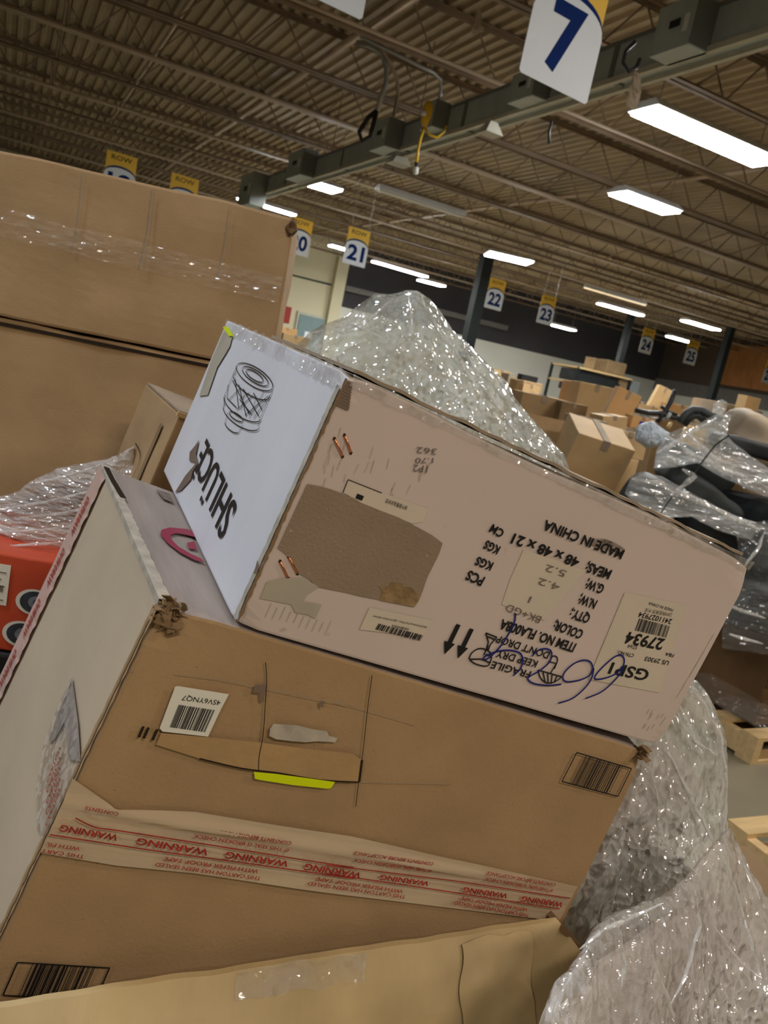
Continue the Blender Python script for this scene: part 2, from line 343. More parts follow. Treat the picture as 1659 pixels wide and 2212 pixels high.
# ---- positions of the printed marks, metres on the faces of the cartons
TEXTS=[["MADE IN CHINA",[0.3166,0.1717],[0.2207,0.1691],0.0085,0.03,"ink"],["MEAS;",[0.314,0.1505],[0.2841,0.1492],0.0089,0.03,"ink"],["48 x 48 x 21",[0.2746,0.1493],[0.1973,0.1478],0.0087,0.03,"ink"],["CM",[0.1873,0.1468],[0.1732,0.1483],0.0069,0.03,"ink"],["G.W;",[0.3147,0.1351],[0.293,0.135],0.0086,0.03,"ink"],["KGS",[0.1908,0.1327],[0.1748,0.1337],0.0073,0.03,"ink"],["N.W;",[0.315,0.1195],[0.2937,0.1195],0.0086,0.03,"ink"],["KGS",[0.1916,0.1176],[0.1739,0.1178],0.0073,0.03,"ink"],["QTY.;",[0.3158,0.1046],[0.2919,0.104],0.0087,0.03,"ink"],["PCS",[0.1904,0.103],[0.1722,0.1042],0.0084,0.03,"ink"],["COLOR;",[0.3169,0.0883],[0.2813,0.0886],0.0087,0.03,"ink"],["ITEM NO. FLA008A",[0.316,0.0742],[0.2262,0.0732],0.0088,0.03,"ink"],["5.2",[0.267,0.1346],[0.2434,0.1336],0.0062,0,"faded"],["4.2",[0.2679,0.1211],[0.2427,0.12],0.0062,0,"faded"],["1",[0.2445,0.1015],[0.2425,0.1014],0.0062,0,"faded"],["BK+GD",[0.2648,0.0874],[0.2242,0.0881],0.0066,0,"faded"],["DON'T DROP",[0.2923,0.0585],[0.23,0.0582],0.0068,0.015,"ink"],["KEEP DRY",[0.2842,0.0472],[0.2373,0.0454],0.0068,0.015,"ink"],["FRAGILE",[0.2826,0.0357],[0.2373,0.0341],0.0068,0.015,"ink"],["MADE IN CHINA",[0.4055,0.1387],[0.3727,0.1364],0.0029,0,"ink"],["2411027934",[0.4109,0.1288],[0.368,0.1241],0.0052,0.01,"ink"],["27934",[0.415,0.1077],[0.3664,0.1018],0.0115,0.025,"ink"],["57/64",[0.386,0.0923],[0.3744,0.0908],0.0039,0,"ink"],["FBA",[0.4355,0.097],[0.4238,0.0959],0.0035,0.01,"ink"],["CTN NO.:",[0.387,0.0836],[0.3654,0.0813],0.0037,0.01,"ink"],["US 29303",[0.434,0.0886],[0.4023,0.0851],0.0046,0.01,"ink"],["GSP1",[0.4168,0.0732],[0.3664,0.0684],0.0116,0.02,"ink"],["ZIM快船美东卡派",[0.4072,0.1342],[0.3724,0.1295],0.0032,0,"faded"],["362",[0.0943,0.1869],[0.0773,0.1819],0.0048,0,"pencil"],["1.70",[0.0948,0.1792],[0.0803,0.1735],0.0042,0,"pencil"],["1P2",[0.0935,0.1716],[0.0811,0.1682],0.0054,0,"pencil"],["请不要覆盖此标签",[0.0926,0.1353],[0.0721,0.1346],0.0026,0,"ink"],["X004BNW81R",[0.1435,0.0395],[0.1265,0.0383],0.0021,0,"ink"],["SHLUCE Farmhouse Flush Mount... Lights for Kitchen, Bedroom",[0.1584,0.0459],[0.1064,0.0409],0.0018,0,"ink"]]
TEXTS_TAPE=[["CONTENTS BEFORE ACCEPTANCE",[0.1269,-0.1727],[0.0396,-0.1733],0.0034,0.012,"red"],["IF THIS SEAL IS BROKEN CHECK",[0.1275,-0.18],[0.04,-0.1802],0.0034,0.012,"red"],["CONTENTS BEFORE ACCEPTANCE",[0.2776,-0.1704],[0.1901,-0.1723],0.0034,0.012,"red"],["IF THIS SEAL IS BROKEN CHECK",[0.2796,-0.178],[0.1932,-0.1795],0.0034,0.012,"red"],["CONTENTS BEFORE ACCEPTANCE",[0.4347,-0.1714],[0.343,-0.1706],0.0037,0.012,"red"],["IF THIS SEAL IS BROKEN CHECK",[0.435,-0.1785],[0.3446,-0.1774],0.0037,0.012,"red"],["CONTENTS",[-0.0259,-0.1719],[-0.052,-0.1711],0.0031,0.012,"red"],["WITH PILFER PROOF TAPE",[0.1092,-0.2043],[0.0248,-0.2046],0.0036,0.012,"red"],["THIS CARTON HAS BEEN SEALED",[0.1144,-0.2107],[0.0197,-0.2108],0.0036,0.012,"red"],["WITH PILFER PROOF TAPE",[0.2603,-0.2041],[0.1661,-0.2032],0.0036,0.012,"red"],["THIS CARTON HAS BEEN SEALED",[0.2656,-0.2093],[0.1602,-0.209],0.0037,0.012,"red"],["WITH PILFER PROOF TAPE",[0.4159,-0.2046],[0.3282,-0.2019],0.0039,0.012,"red"],["THIS CARTON HAS BEEN SEALED",[0.4212,-0.2108],[0.323,-0.2078],0.004,0.012,"red"],["WITH PIL",[-0.043,-0.2066],[-0.0686,-0.2067],0.0032,0.012,"red"],["THIS CART",[-0.0372,-0.2131],[-0.0701,-0.2124],0.0033,0.012,"red"],["WARNING",[-0.0184,-0.1912],[-0.0637,-0.1901],0.0054,0.03,"red"],["WARNING",[0.0587,-0.1921],[-0.0028,-0.1914],0.0057,0.03,"red"],["WARNING",[0.1335,-0.1917],[0.0739,-0.1917],0.006,0.03,"red"],["WARNING",[0.2084,-0.1924],[0.1494,-0.1918],0.0062,0.03,"red"],["WARNING",[0.2839,-0.191],[0.2283,-0.1915],0.0052,0.03,"red"],["WARNING",[0.3821,-0.1914],[0.3253,-0.1916],0.0054,0.03,"red"],["WARNING",[0.4581,-0.1919],[0.4007,-0.1919],0.0057,0.03,"red"]]
TEXTS_LABEL=[["4SV6YNQ7",[0.015,-0.0633],[-0.0158,-0.0663],0.0042,0,"ink"]]
G={"torn":[[0.0064,0.1228],[0.0177,0.125],[0.0246,0.1254],[0.0351,0.1259],[0.0461,0.1257],[0.0542,0.1243],[0.0731,0.1241],[0.0884,0.1243],[0.1028,0.1231],[0.1243,0.1206],[0.1368,0.1176],[0.1383,0.1078],[0.138,0.0946],[0.1378,0.0851],[0.1394,0.0742],[0.1401,0.0649],[0.1387,0.0584],[0.1228,0.0567],[0.1076,0.0551],[0.0892,0.0527],[0.0744,0.0517],[0.0603,0.05],[0.0497,0.0489],[0.0407,0.0526],[0.03,0.0545],[0.0237,0.0594],[0.0178,0.0639],[0.0113,0.0666],[0.0059,0.0682],[0.0061,0.0896]],"inner":[[0.1059,0.0546],[0.1045,0.0613],[0.1,0.0663],[0.1081,0.068],[0.108,0.072],[0.118,0.074],[0.121,0.0721],[0.1284,0.0735],[0.134,0.0706],[0.1397,0.0696],[0.1396,0.0638],[0.1387,0.0584]],"stain":[[0.0091,0.0406],[0.0187,0.0464],[0.0338,0.0521],[0.0473,0.0503],[0.0507,0.0487],[0.0446,0.0405],[0.0439,0.034],[0.0594,0.0361],[0.0598,0.0234],[0.0519,0.0247],[0.0416,0.0234],[0.0356,0.0287],[0.0187,0.027],[0.0096,0.0259]],"label_r":[[0.3401,0.1362],[0.42,0.1469],[0.4427,0.0545],[0.3497,0.0449]],"lab_s":[[0.1003,0.046],[0.1614,0.0522],[0.1595,0.0357],[0.1006,0.0255]],"lab_t":[[0.0355,0.1375],[0.0664,0.1376],[0.1112,0.1398],[0.1113,0.128],[0.1027,0.1235],[0.0731,0.1241],[0.0542,0.1243],[0.0361,0.1268]],"lab_m":[[0.2138,0.1381],[0.2864,0.1414],[0.2772,0.1118],[0.27,0.0848],[0.2188,0.0854],[0.2151,0.1081]],"barc_r":[[0.4117,0.1217],[0.3709,0.1181],[0.373,0.1055],[0.4145,0.1096]],"barc_s":[[0.1586,0.0374],[0.114,0.0355],[0.1133,0.0298],[0.1583,0.0318]],"staples":[[0.0114,0.1624],[0.0237,0.1522],[0.0177,0.1678],[0.0287,0.1572],[0.0121,0.059],[0.0242,0.0482],[0.0171,0.0645],[0.0299,0.0539]],"hand":[[[0.2355,0.0825],[0.2389,0.0755],[0.2394,0.0655],[0.2379,0.0517],[0.2328,0.038],[0.2275,0.0331],[0.2269,0.0363],[0.2356,0.0435],[0.247,0.0482],[0.2595,0.0491],[0.2664,0.0443],[0.269,0.0356],[0.2651,0.0268]],[[0.2744,0.0497],[0.2779,0.057],[0.2856,0.0606],[0.2928,0.0591],[0.2961,0.0505],[0.2907,0.0394],[0.2834,0.0317],[0.2824,0.0276],[0.2916,0.0254],[0.3076,0.0279],[0.3212,0.0328]],[[0.3492,0.0554],[0.3412,0.0619],[0.3321,0.0616],[0.3239,0.056],[0.3184,0.0459],[0.3195,0.0386],[0.3265,0.0368],[0.34,0.0426],[0.348,0.05],[0.348,0.0573],[0.3516,0.0473],[0.3495,0.0357],[0.3417,0.0226],[0.3286,0.0142]],[[0.3823,0.0633],[0.3792,0.0736],[0.3728,0.078],[0.3654,0.0746],[0.3577,0.061],[0.3544,0.0502],[0.358,0.0478],[0.3686,0.0525],[0.3776,0.0598],[0.3804,0.0684],[0.3817,0.0598],[0.3773,0.0474],[0.3704,0.0367],[0.3566,0.0264]]],"arrows":[[[0.18439999999999998,0.0562],[0.1888,0.0562],[0.1888,0.0385],[0.19219999999999998,0.0385],[0.187,0.0268],[0.18059999999999998,0.0385],[0.18439999999999998,0.0385]],[[0.19899999999999998,0.0562],[0.2034,0.0562],[0.2034,0.0385],[0.20679999999999998,0.0385],[0.2016,0.0268],[0.19519999999999998,0.0385],[0.19899999999999998,0.0385]]],"glass":[[[0.2166,0.0567],[0.2296,0.0561]],[[0.2166,0.0567],[0.2234,0.0496],[0.2252,0.0434]],[[0.2296,0.0561],[0.2266,0.0479],[0.2273,0.0426]],[[0.2252,0.0434],[0.2273,0.0426]],[[0.2198,0.054],[0.2286,0.0537]],[[0.2126,0.0293],[0.2126,0.0354],[0.2173,0.0412],[0.2259,0.0422],[0.2329,0.0391],[0.2353,0.0315],[0.2328,0.0277],[0.2219,0.0268],[0.214,0.0287]],[[0.2131,0.0294],[0.2244,0.0326],[0.2351,0.0319]],[[0.225,0.0466],[0.2254,0.0369]],[[0.2269,0.0384],[0.2322,0.0379]]],"umb":[[[0.2886,0.0389],[0.3178,0.0397]],[[0.2886,0.0389],[0.2945,0.033],[0.3027,0.0298],[0.3107,0.0313],[0.3156,0.0358],[0.3178,0.0397]],[[0.295,0.0385],[0.3027,0.0298]],[[0.3008,0.0385],[0.3059,0.0307]],[[0.3062,0.0387],[0.3096,0.031]],[[0.3123,0.0391],[0.3126,0.0331]],[[0.3038,0.0394],[0.3044,0.0502],[0.2946,0.0497]],[[0.3053,0.0445],[0.3043,0.0528],[0.3013,0.0562],[0.2971,0.0561],[0.2959,0.0526]]],"smudge":[[0.2739,0.1697],[0.291,0.1746],[0.3036,0.1749],[0.3165,0.1731],[0.3165,0.169],[0.2984,0.1669],[0.2796,0.1646]],"shluce":[[0.1594,0.063],[0.1229,0.0408],[0.3168,0.0826],[0.3583,0.0594],[0.1731,0.0696],[0.1968,0.0316]],"lamp":[[[0.1639,0.1699],[0.1668,0.168],[0.1731,0.1662],[0.1827,0.1646],[0.1952,0.1632],[0.2103,0.162],[0.2273,0.1612],[0.2456,0.1609],[0.2643,0.161],[0.2824,0.1615],[0.2989,0.1626],[0.3127,0.1641],[0.3227,0.1659],[0.3283,0.168],[0.329,0.1702],[0.3248,0.1725],[0.316,0.1745],[0.3032,0.1763],[0.2875,0.1777],[0.2698,0.1786],[0.2512,0.1791],[0.2327,0.1791],[0.2152,0.1787],[0.1996,0.1778],[0.1863,0.1767],[0.1758,0.1752],[0.1684,0.1736],[0.1644,0.1718],[0.1639,0.1699]],[[0.1825,0.1708],[0.1846,0.1696],[0.1893,0.1684],[0.1963,0.1673],[0.2055,0.1664],[0.2165,0.1657],[0.2288,0.1653],[0.2419,0.1651],[0.2552,0.1652],[0.268,0.1656],[0.2795,0.1663],[0.2891,0.1673],[0.2961,0.1684],[0.3,0.1698],[0.3006,0.1712],[0.2979,0.1725],[0.292,0.1738],[0.2833,0.1749],[0.2725,0.1758],[0.2601,0.1764],[0.2469,0.1767],[0.2337,0.1768],[0.221,0.1765],[0.2095,0.176],[0.1996,0.1752],[0.1917,0.1743],[0.1861,0.1732],[0.183,0.172],[0.1825,0.1708]],[[0.2029,0.1708],[0.2044,0.1701],[0.2076,0.1693],[0.2124,0.1686],[0.2187,0.1681],[0.2262,0.1676],[0.2346,0.1674],[0.2434,0.1673],[0.2522,0.1673],[0.2607,0.1676],[0.2682,0.1681],[0.2744,0.1687],[0.279,0.1694],[0.2815,0.1702],[0.282,0.1711],[0.2802,0.1719],[0.2765,0.1727],[0.2709,0.1734],[0.2638,0.174],[0.2557,0.1744],[0.247,0.1746],[0.2381,0.1746],[0.2296,0.1745],[0.2217,0.1742],[0.2149,0.1737],[0.2094,0.1731],[0.2055,0.1724],[0.2033,0.1716],[0.2029,0.1708]],[[0.1594,0.1626],[0.1598,0.1616],[0.1613,0.1605],[0.1636,0.1595],[0.1669,0.1585],[0.1712,0.1575],[0.1764,0.1565],[0.1824,0.1556],[0.1892,0.1548],[0.1967,0.154],[0.2049,0.1533],[0.2137,0.1527],[0.223,0.1522],[0.2327,0.1519],[0.2426,0.1516],[0.2526,0.1515],[0.2626,0.1515],[0.2725,0.1517],[0.282,0.152],[0.2909,0.1525],[0.2993,0.1531],[0.3068,0.1538],[0.3133,0.1547],[0.3187,0.1556],[0.3229,0.1567],[0.3258,0.1578],[0.3273,0.1591],[0.3274,0.1603],[0.3261,0.1615]],[[0.157,0.1407],[0.1574,0.1396],[0.1588,0.1385],[0.1612,0.1374],[0.1645,0.1363],[0.1687,0.1352],[0.1739,0.1341],[0.1799,0.133],[0.1867,0.132],[0.1942,0.131],[0.2024,0.1301],[0.2112,0.1293],[0.2204,0.1285],[0.2301,0.1279],[0.24,0.1274],[0.25,0.127],[0.26,0.1268],[0.2698,0.1267],[0.2793,0.1268],[0.2882,0.127],[0.2965,0.1274],[0.304,0.1279],[0.3105,0.1286],[0.3159,0.1295],[0.3201,0.1304],[0.323,0.1315],[0.3245,0.1327],[0.3246,0.1339],[0.3233,0.1352]],[[0.1512,0.1332],[0.1516,0.1321],[0.153,0.131],[0.1553,0.1299],[0.1585,0.1288],[0.1626,0.1276],[0.1676,0.1265],[0.1734,0.1254],[0.1799,0.1243],[0.1872,0.1233],[0.1952,0.1223],[0.2036,0.1214],[0.2126,0.1206],[0.2219,0.1199],[0.2314,0.1193],[0.2411,0.1189],[0.2507,0.1186],[0.2601,0.1184],[0.2692,0.1184],[0.2779,0.1186],[0.2858,0.1189],[0.293,0.1194],[0.2992,0.12],[0.3044,0.1208],[0.3084,0.1217],[0.3111,0.1228],[0.3126,0.1239],[0.3126,0.1251],[0.3114,0.1264]],[[0.3306,0.1698],[0.3266,0.132]],[[0.3266,0.132],[0.3092,0.1251]],[[0.1657,0.173],[0.1605,0.166]],[[0.1605,0.166],[0.1606,0.1385],[0.1569,0.1335]],[[0.3306,0.1698],[0.3183,0.1589]],[[0.3144,0.157],[0.247,0.1335]],[[0.3214,0.1534],[0.2017,0.1367]],[[0.2736,0.1526],[0.3003,0.1343]],[[0.2637,0.1531],[0.1682,0.1413]],[[0.2154,0.1545],[0.2531,0.1311]],[[0.2031,0.1556],[0.1956,0.1334]],[[0.1658,0.1623],[0.2145,0.1329]],[[0.2185,0.1562],[0.1669,0.148]],[[0.1608,0.1642],[0.1819,0.1363]],[[0.2874,0.1539],[0.2093,0.1329]],[[0.2824,0.1228],[0.2769,0.1117]],[[0.2076,0.1241],[0.211,0.1142]],[[0.2119,0.115],[0.2125,0.1145],[0.2135,0.1141],[0.2149,0.1136],[0.2167,0.1131],[0.2187,0.1127],[0.2211,0.1122],[0.2238,0.1118],[0.2267,0.1114],[0.2299,0.111],[0.2332,0.1107],[0.2367,0.1104],[0.2403,0.1102],[0.244,0.11],[0.2477,0.1098],[0.2513,0.1097],[0.2549,0.1097],[0.2584,0.1097],[0.2617,0.1097],[0.2648,0.1099],[0.2676,0.11],[0.2701,0.1103],[0.2723,0.1106],[0.2741,0.1109],[0.2756,0.1113],[0.2766,0.1117],[0.2771,0.1121],[0.2773,0.1126],[0.277,0.113]],[[0.2132,0.1267],[0.2144,0.126],[0.2171,0.1253],[0.221,0.1245],[0.2262,0.1238],[0.2322,0.1231],[0.239,0.1225],[0.246,0.1221],[0.2531,0.1218],[0.2598,0.1217],[0.2658,0.1218],[0.2707,0.1221],[0.2743,0.1225],[0.2763,0.1231],[0.2766,0.1238],[0.2753,0.1246],[0.2723,0.1254],[0.2678,0.1262],[0.2622,0.1269],[0.2558,0.1276],[0.2488,0.1281],[0.2417,0.1285],[0.2348,0.1287],[0.2284,0.1288],[0.2229,0.1287],[0.2185,0.1284],[0.2153,0.1279],[0.2135,0.1274],[0.2132,0.1267]],[[0.3319,0.1465],[0.311,0.1336],[0.2566,0.1328]],[[0.1863,0.1641],[0.1912,0.1388]],[[0.2539,0.1535],[0.2375,0.1341]],[[0.2334,0.1536],[0.2584,0.142],[0.1947,0.1381]]],"tearD":[[0.3547,0.0737],[0.3618,0.064],[0.3742,0.0528],[0.3589,0.0457],[0.324,0.0522],[0.33,0.0454],[0.3471,0.03],[0.3628,0.0037],[0.3375,0.014],[0.3154,0.0336],[0.322,0.0423],[0.3148,0.0546],[0.3402,0.0586]],"tearD2":[[0.4651,0.1967],[0.4057,0.1946],[0.3982,0.1846],[0.4037,0.1744],[0.417,0.1547],[0.4058,0.1205],[0.4483,0.1114],[0.4659,0.1563]],"yellowD":[[0.4743,0.201],[0.4458,0.2043],[0.3953,0.1971],[0.4188,0.1945]],"tearD3":[[0.0093,0.0516],[0.001,0.0502],[-0.0023,0.0451],[0.0046,0.042]],"redlines":[[[-0.056,-0.1824],[-0.0383,-0.1878],[-0.0199,-0.1875],[0.0598,-0.1878],[0.1404,-0.1884],[0.1971,-0.1884]],[[-0.0691,-0.1997],[0.0096,-0.2004],[0.1041,-0.1997],[0.2025,-0.1995]],[[0.1687,-0.19],[0.3119,-0.1862],[0.4636,-0.1859]],[[0.1726,-0.1984],[0.2904,-0.1986],[0.457,-0.2001]]],"tapeup":[[-0.0569,-0.1584],[-0.0283,-0.1717],[0.0338,-0.163],[0.1836,-0.1606],[0.4652,-0.1734]],"tapelo":[[-0.0699,-0.2193],[-0.0092,-0.2217],[0.0571,-0.2192],[0.2127,-0.2206],[0.4656,-0.2179]],"labB":[[-0.0243,-0.061],[-0.0221,-0.06],[0.0187,-0.0566],[0.0178,-0.0707],[0.0174,-0.0958],[-0.019,-0.0997],[-0.0222,-0.0974]],"barcL":[[0.0133,-0.0722],[-0.0165,-0.0748],[-0.0157,-0.0947],[0.0133,-0.0924]],"slot":[[-0.0194,-0.1116],[-0.0194,-0.1011],[-0.0028,-0.0989],[0.0294,-0.0948],[0.0657,-0.0908],[0.1025,-0.0877],[0.1458,-0.0826],[0.1577,-0.0865],[0.1651,-0.1076],[0.1278,-0.113],[0.0882,-0.1144],[0.0553,-0.1169],[0.0183,-0.1158]],"yel":[[0.0672,-0.1175],[0.0867,-0.1154],[0.1163,-0.1134],[0.1424,-0.1118],[0.1413,-0.1184],[0.138,-0.1195],[0.1061,-0.1224],[0.0747,-0.1237],[0.0707,-0.1235]],"residue":[[0.0655,-0.0724],[0.0857,-0.069],[0.1019,-0.0692],[0.1136,-0.0679],[0.1175,-0.0717],[0.1259,-0.0719],[0.1259,-0.0761],[0.1104,-0.0786],[0.0997,-0.0821],[0.0884,-0.0837],[0.0732,-0.0852],[0.0663,-0.0837],[0.0642,-0.0772]],"hole1":[[0.0357,-0.0438],[0.0439,-0.0411],[0.046,-0.045],[0.049,-0.057],[0.0457,-0.0559],[0.0425,-0.0498],[0.0367,-0.0504]],"hole2":[[0.0949,-0.0433],[0.0996,-0.0426],[0.1002,-0.0491],[0.0976,-0.0477]],"slits":[[[0.0359,-0.023],[0.0424,-0.0352],[0.0466,-0.0458],[0.0602,-0.0822],[0.0664,-0.105],[0.0743,-0.1238]],[[0.13,-0.0093],[0.1394,-0.0369],[0.1559,-0.0816],[0.1653,-0.1098],[0.1731,-0.1313]]],"creases":[[[-0.0293,-0.0508],[0.0075,-0.0465],[0.1255,-0.0407]],[[0.1085,-0.0406],[0.1402,-0.0408],[0.1924,-0.0429]],[[0.1674,-0.1072],[0.2581,-0.0908]]],"bb1":[[-0.0514,-0.3191],[0.0223,-0.3179],[0.0228,-0.3508],[-0.0515,-0.3508]],"bb2":[[0.3795,-0.0293],[0.4578,-0.0309],[0.4593,-0.0641],[0.3797,-0.0624]],"warnL":[[-0.09,0.3592,-0.0606],[-0.1,0.314,-0.2217]],"logo":[[[0.0063,0.2298],[-0.0052,0.2309],[-0.0254,0.215],[-0.0359,0.1977],[-0.0397,0.1777],[-0.0349,0.1577],[-0.0249,0.1404],[-0.0118,0.1321],[-0.002,0.135],[-0.0046,0.144],[-0.0135,0.1478],[-0.0244,0.1585],[-0.0295,0.1751],[-0.0276,0.1896],[-0.0206,0.2018],[-0.0085,0.2084],[0.0043,0.211]],[[-0.0029,0.1942],[-0.0128,0.1797],[-0.0133,0.1628],[-0.0038,0.1684]]],"toptxt":[[-0.0235,0.3596],[-0.0064,0.3626],[-0.0065,0.3231],[-0.0186,0.3257]],"white_lower_left":[[-0.0837,0.3937],[-0.0627,0.0004]]}
# ================================================================== the hall
ZJ, ZT, ZD = 4.72, 5.22, 5.28     # joist bottom, joist top, roof deck
def struct(o): o['kind'] = 'structure'; return o
struct(MB().box(-16, 28.2, -9, 31, -0.2, 0).build('floor', 'concrete'))
mb = MB(); prof = []; x = -16.0                     # ribbed steel roof deck, ribs running away from the joists
while x < 28.2: prof += [(x, ZD + 0.045), (x + 0.075, ZD + 0.045), (x + 0.095, ZD), (x + 0.15, ZD)]; x += 0.17
v = [(a, y, z) for y in (-9, 31) for a, z in prof] + [(a, y, ZD + 0.25) for y in (-9, 31) for a, z in prof]; n = len(prof)
f = [(i, i + 1, n + i + 1, n + i) for i in range(n - 1)] + [(2 * n + i, 3 * n + i, 3 * n + i + 1, 2 * n + i + 1) for i in range(n - 1)]
struct(mesh('ceiling', v, f, 'deck'))
struct(MB().box(-16.2, -16, -9, 31, 0, ZD + .2).build('wall_left', 'wall_white'))
struct(MB().box(-16, 28.2, -9.2, -9, 0, ZD + .2).build('wall_back', 'wall_cream'))
mb = MB(); mb.box(-16, 11.2, 30, 30.2, 0, ZD + .2, 0); mb.box(11.2, 28, 30, 30.2, 2.95, ZD + .2, 2); mb.box(11.2, 28, 30, 30.2, 0, 2.95, 1)
struct(mb.build('wall_far', ['wall_cream', 'wall_white', 'wall_dark']))
mb = MB(); mb.box(28, 28.2, -9, 30.2, 3.1, ZD + .2, 0); mb.box(28, 28.2, -9, 30.2, 0, 2.5, 1); mb.box(27.9, 28.2, -9, 30.2, 2.5, 3.1, 2)
struct(mb.build('wall_right', ['wall_brown', 'wall_white', 'beam_grey']))
struct(MB().box(11.0, 11.45, 29.7, 30, 0, ZJ).build('trim_1', 'wall_cream'))
struct(MB().box(7, 11.1, 29.96, 30, 3.62, 3.68).build('trim_2', 'steel_dark'))
struct(MB().box(11.5, 19, 29.7, 30, 3.55, 3.75).build('trim_3', 'beam_grey'))
struct(MB().box(27.86, 27.9, 12, 26.3, 3.25, 5.0).build('trim_4', 'plywood'))
d = MB(); d.box(9.86, 11.02, 29.9, 30.0, 0, 2.42); d = struct(d.build('door_1', 'cream_strip'))
o = MB().box(9.95, 10.93, 29.86, 29.9, 0, 2.33).build('door_leaf', 'door_grey', d); MB().box(10.25, 10.55, 29.84, 29.86, 1.5, 1.75).build('notice', 'sign_white', d)
MB().box(10.83, 10.87, 29.8, 29.86, 1.0, 1.12).build('door_handle', 'conduit', d)
def wallsign(name, x, z, w_, h_, m, label):
    tag(MB().box(x, x + w_, 29.94, 29.99, z, z + h_).build(name, m), label, 'sign')
wallsign('wall_notice', 9.35, 1.9, .26, .6, 'red_print', 'small red notice on cream wall left of grey door')
# joists: bar joists running across the view, each with chords and zigzag web
JY = [5.2 + 1.86 * k for k in range(14)]
def joist(y, pale):
    r = empty('bar_joist', (6, y, ZJ), 'steel bar joist with zigzag web carrying the ribbed roof deck', 'joist', 'bar joists under the roof deck')
    mb = MB()
    for s in (-1, 1): mb.box(-18, 22, s * .045 - .034, s * .045 + .034, 0, .014); mb.box(-18, 22, s * .018 - .003, s * .018 + .003, 0, .05)
    mb.build('bottom_chord', 'joist_pale' if pale else 'joist', r)
    mb = MB()
    for s in (-1, 1): mb.box(-18, 22, s * .045 - .022, s * .045 + .022, .535, .55); mb.box(-18, 22, s * .018 - .003, s * .018 + .003, .50, .55)
    mb.build('top_chord', 'joist', r)
    mb = MB(); x = -18.0; up = False; P = []
    while x < 22: P.append((x, 0, .53 if up else .02)); x += .42; up = not up
    for a, b in zip(P, P[1:]): mb.tube([a, b], .011, 4, cap=False)
    mb.build('web', 'joist', r)
for i, y in enumerate(JY): joist(y, i % 2 == 0)
# a girder across the bays and pale water pipes above the chords
def pipe(x, y0, y1, z, r, label, m='joist_pale', name='water_pipe'):
    o = MB().tube([(0, y0, 0), (0, y1, 0)], r, 10).build(name, m, smooth=True); o.location = (x, 0, z); return tag(o, label, 'pipe')
pipe(3.42, 3, 29.5, 5.06, .055, 'thick pale pipe running above the joists left of the grey duct')
pipe(1.62, 6, 20, 5.10, .03, 'thin pale pipe above the joists at upper left')
pipe(9.3, 4, 29, 5.08, .035, 'pale pipe above the joists to the right of the grey duct')
def cond(pts, r, label, m='conduit', name='conduit', cat='conduit'): return tag(MB().tube(pts, r, 8).build(name, m, smooth=True), label, cat)
cond([(-6, 8.86, 4.68), (5, 8.84, 4.68), (13, 8.86, 4.68)], .035, 'dark conduit clipped along the joist over the grey duct', 'joist')
cond([(-6, 8.76, 4.70), (14, 8.78, 4.70)], .022, 'thin pale conduit beside the dark one along the joist', 'joist_pale')
random.seed(3)
def brace(a, b, label='slim diagonal bridging rod between two joists'):
    c = Vector(a); o = MB().tube([(0, 0, 0), Vector(b) - c], .014, 5).build('bridging_rod', 'joist'); o.location = c
    tag(o, label, 'brace', 'diagonal bridging rods between the joists')
for i in range(len(JY) - 1):
    for x in (0.2, 5.9, 8.4, 12.5, 17):
        y0, y1 = JY[i], JY[i + 1]
        if random.random() < .8: brace((x, y0, ZJ + .03), (x + .05, y1, ZT - .03)); brace((x + .1, y0, ZT - .03), (x + .15, y1, ZJ + .03))
# ---- light fixtures
def fixture(x, y, z, L, W, label, on=True, yaw=0.0, warm=False, cables=True, hoodh=0.09):
    r = empty('ceiling_light', Matrix.Translation((x, y, z)) @ rot(yaw), label, 'ceiling light', 'fluorescent fixtures under the roof')
    a, b = L / 2, W / 2; q = b * .55
    v = [(-a, -b, 0), (a, -b, 0), (a, b, 0), (-a, b, 0), (-a, -b, .02), (a, -b, .02), (a, b, .02), (-a, b, .02), (-a + .03, -q, hoodh), (a - .03, -q, hoodh), (a - .03, q, hoodh), (-a + .03, q, hoodh)]
    fc = [(0, 1, 5, 4), (1, 2, 6, 5), (2, 3, 7, 6), (3, 0, 4, 7), (4, 5, 9, 8), (5, 6, 10, 9), (6, 7, 11, 10), (7, 4, 8, 11), (8, 9, 10, 11), (3, 2, 1, 0)]
    mesh('housing', v, fc, 'lamp_housing', r)
    m = ('lamp_on_warm' if warm else 'lamp_on') if on else 'lamp_off'
    if W == .12: m = 'lamp_dim'
    n = 2 if W < .3 else 4
    for k in range(n):
        yy = (-b + .03) + (W - .06) * (k + .5) / n; rr = (W - .06) / n * .42
        MB().box(-a + .02, a - .02, yy - rr, yy + rr, -.03, -.002).build('lamp_tube', m, r)
    if cables:
        for s in (-1, 1): MB().tube([(s * a * .8, 0, hoodh), (s * a * .8, 0, ZD - z + .01)], .006, 5).build('hanging_cable', 'string', r)
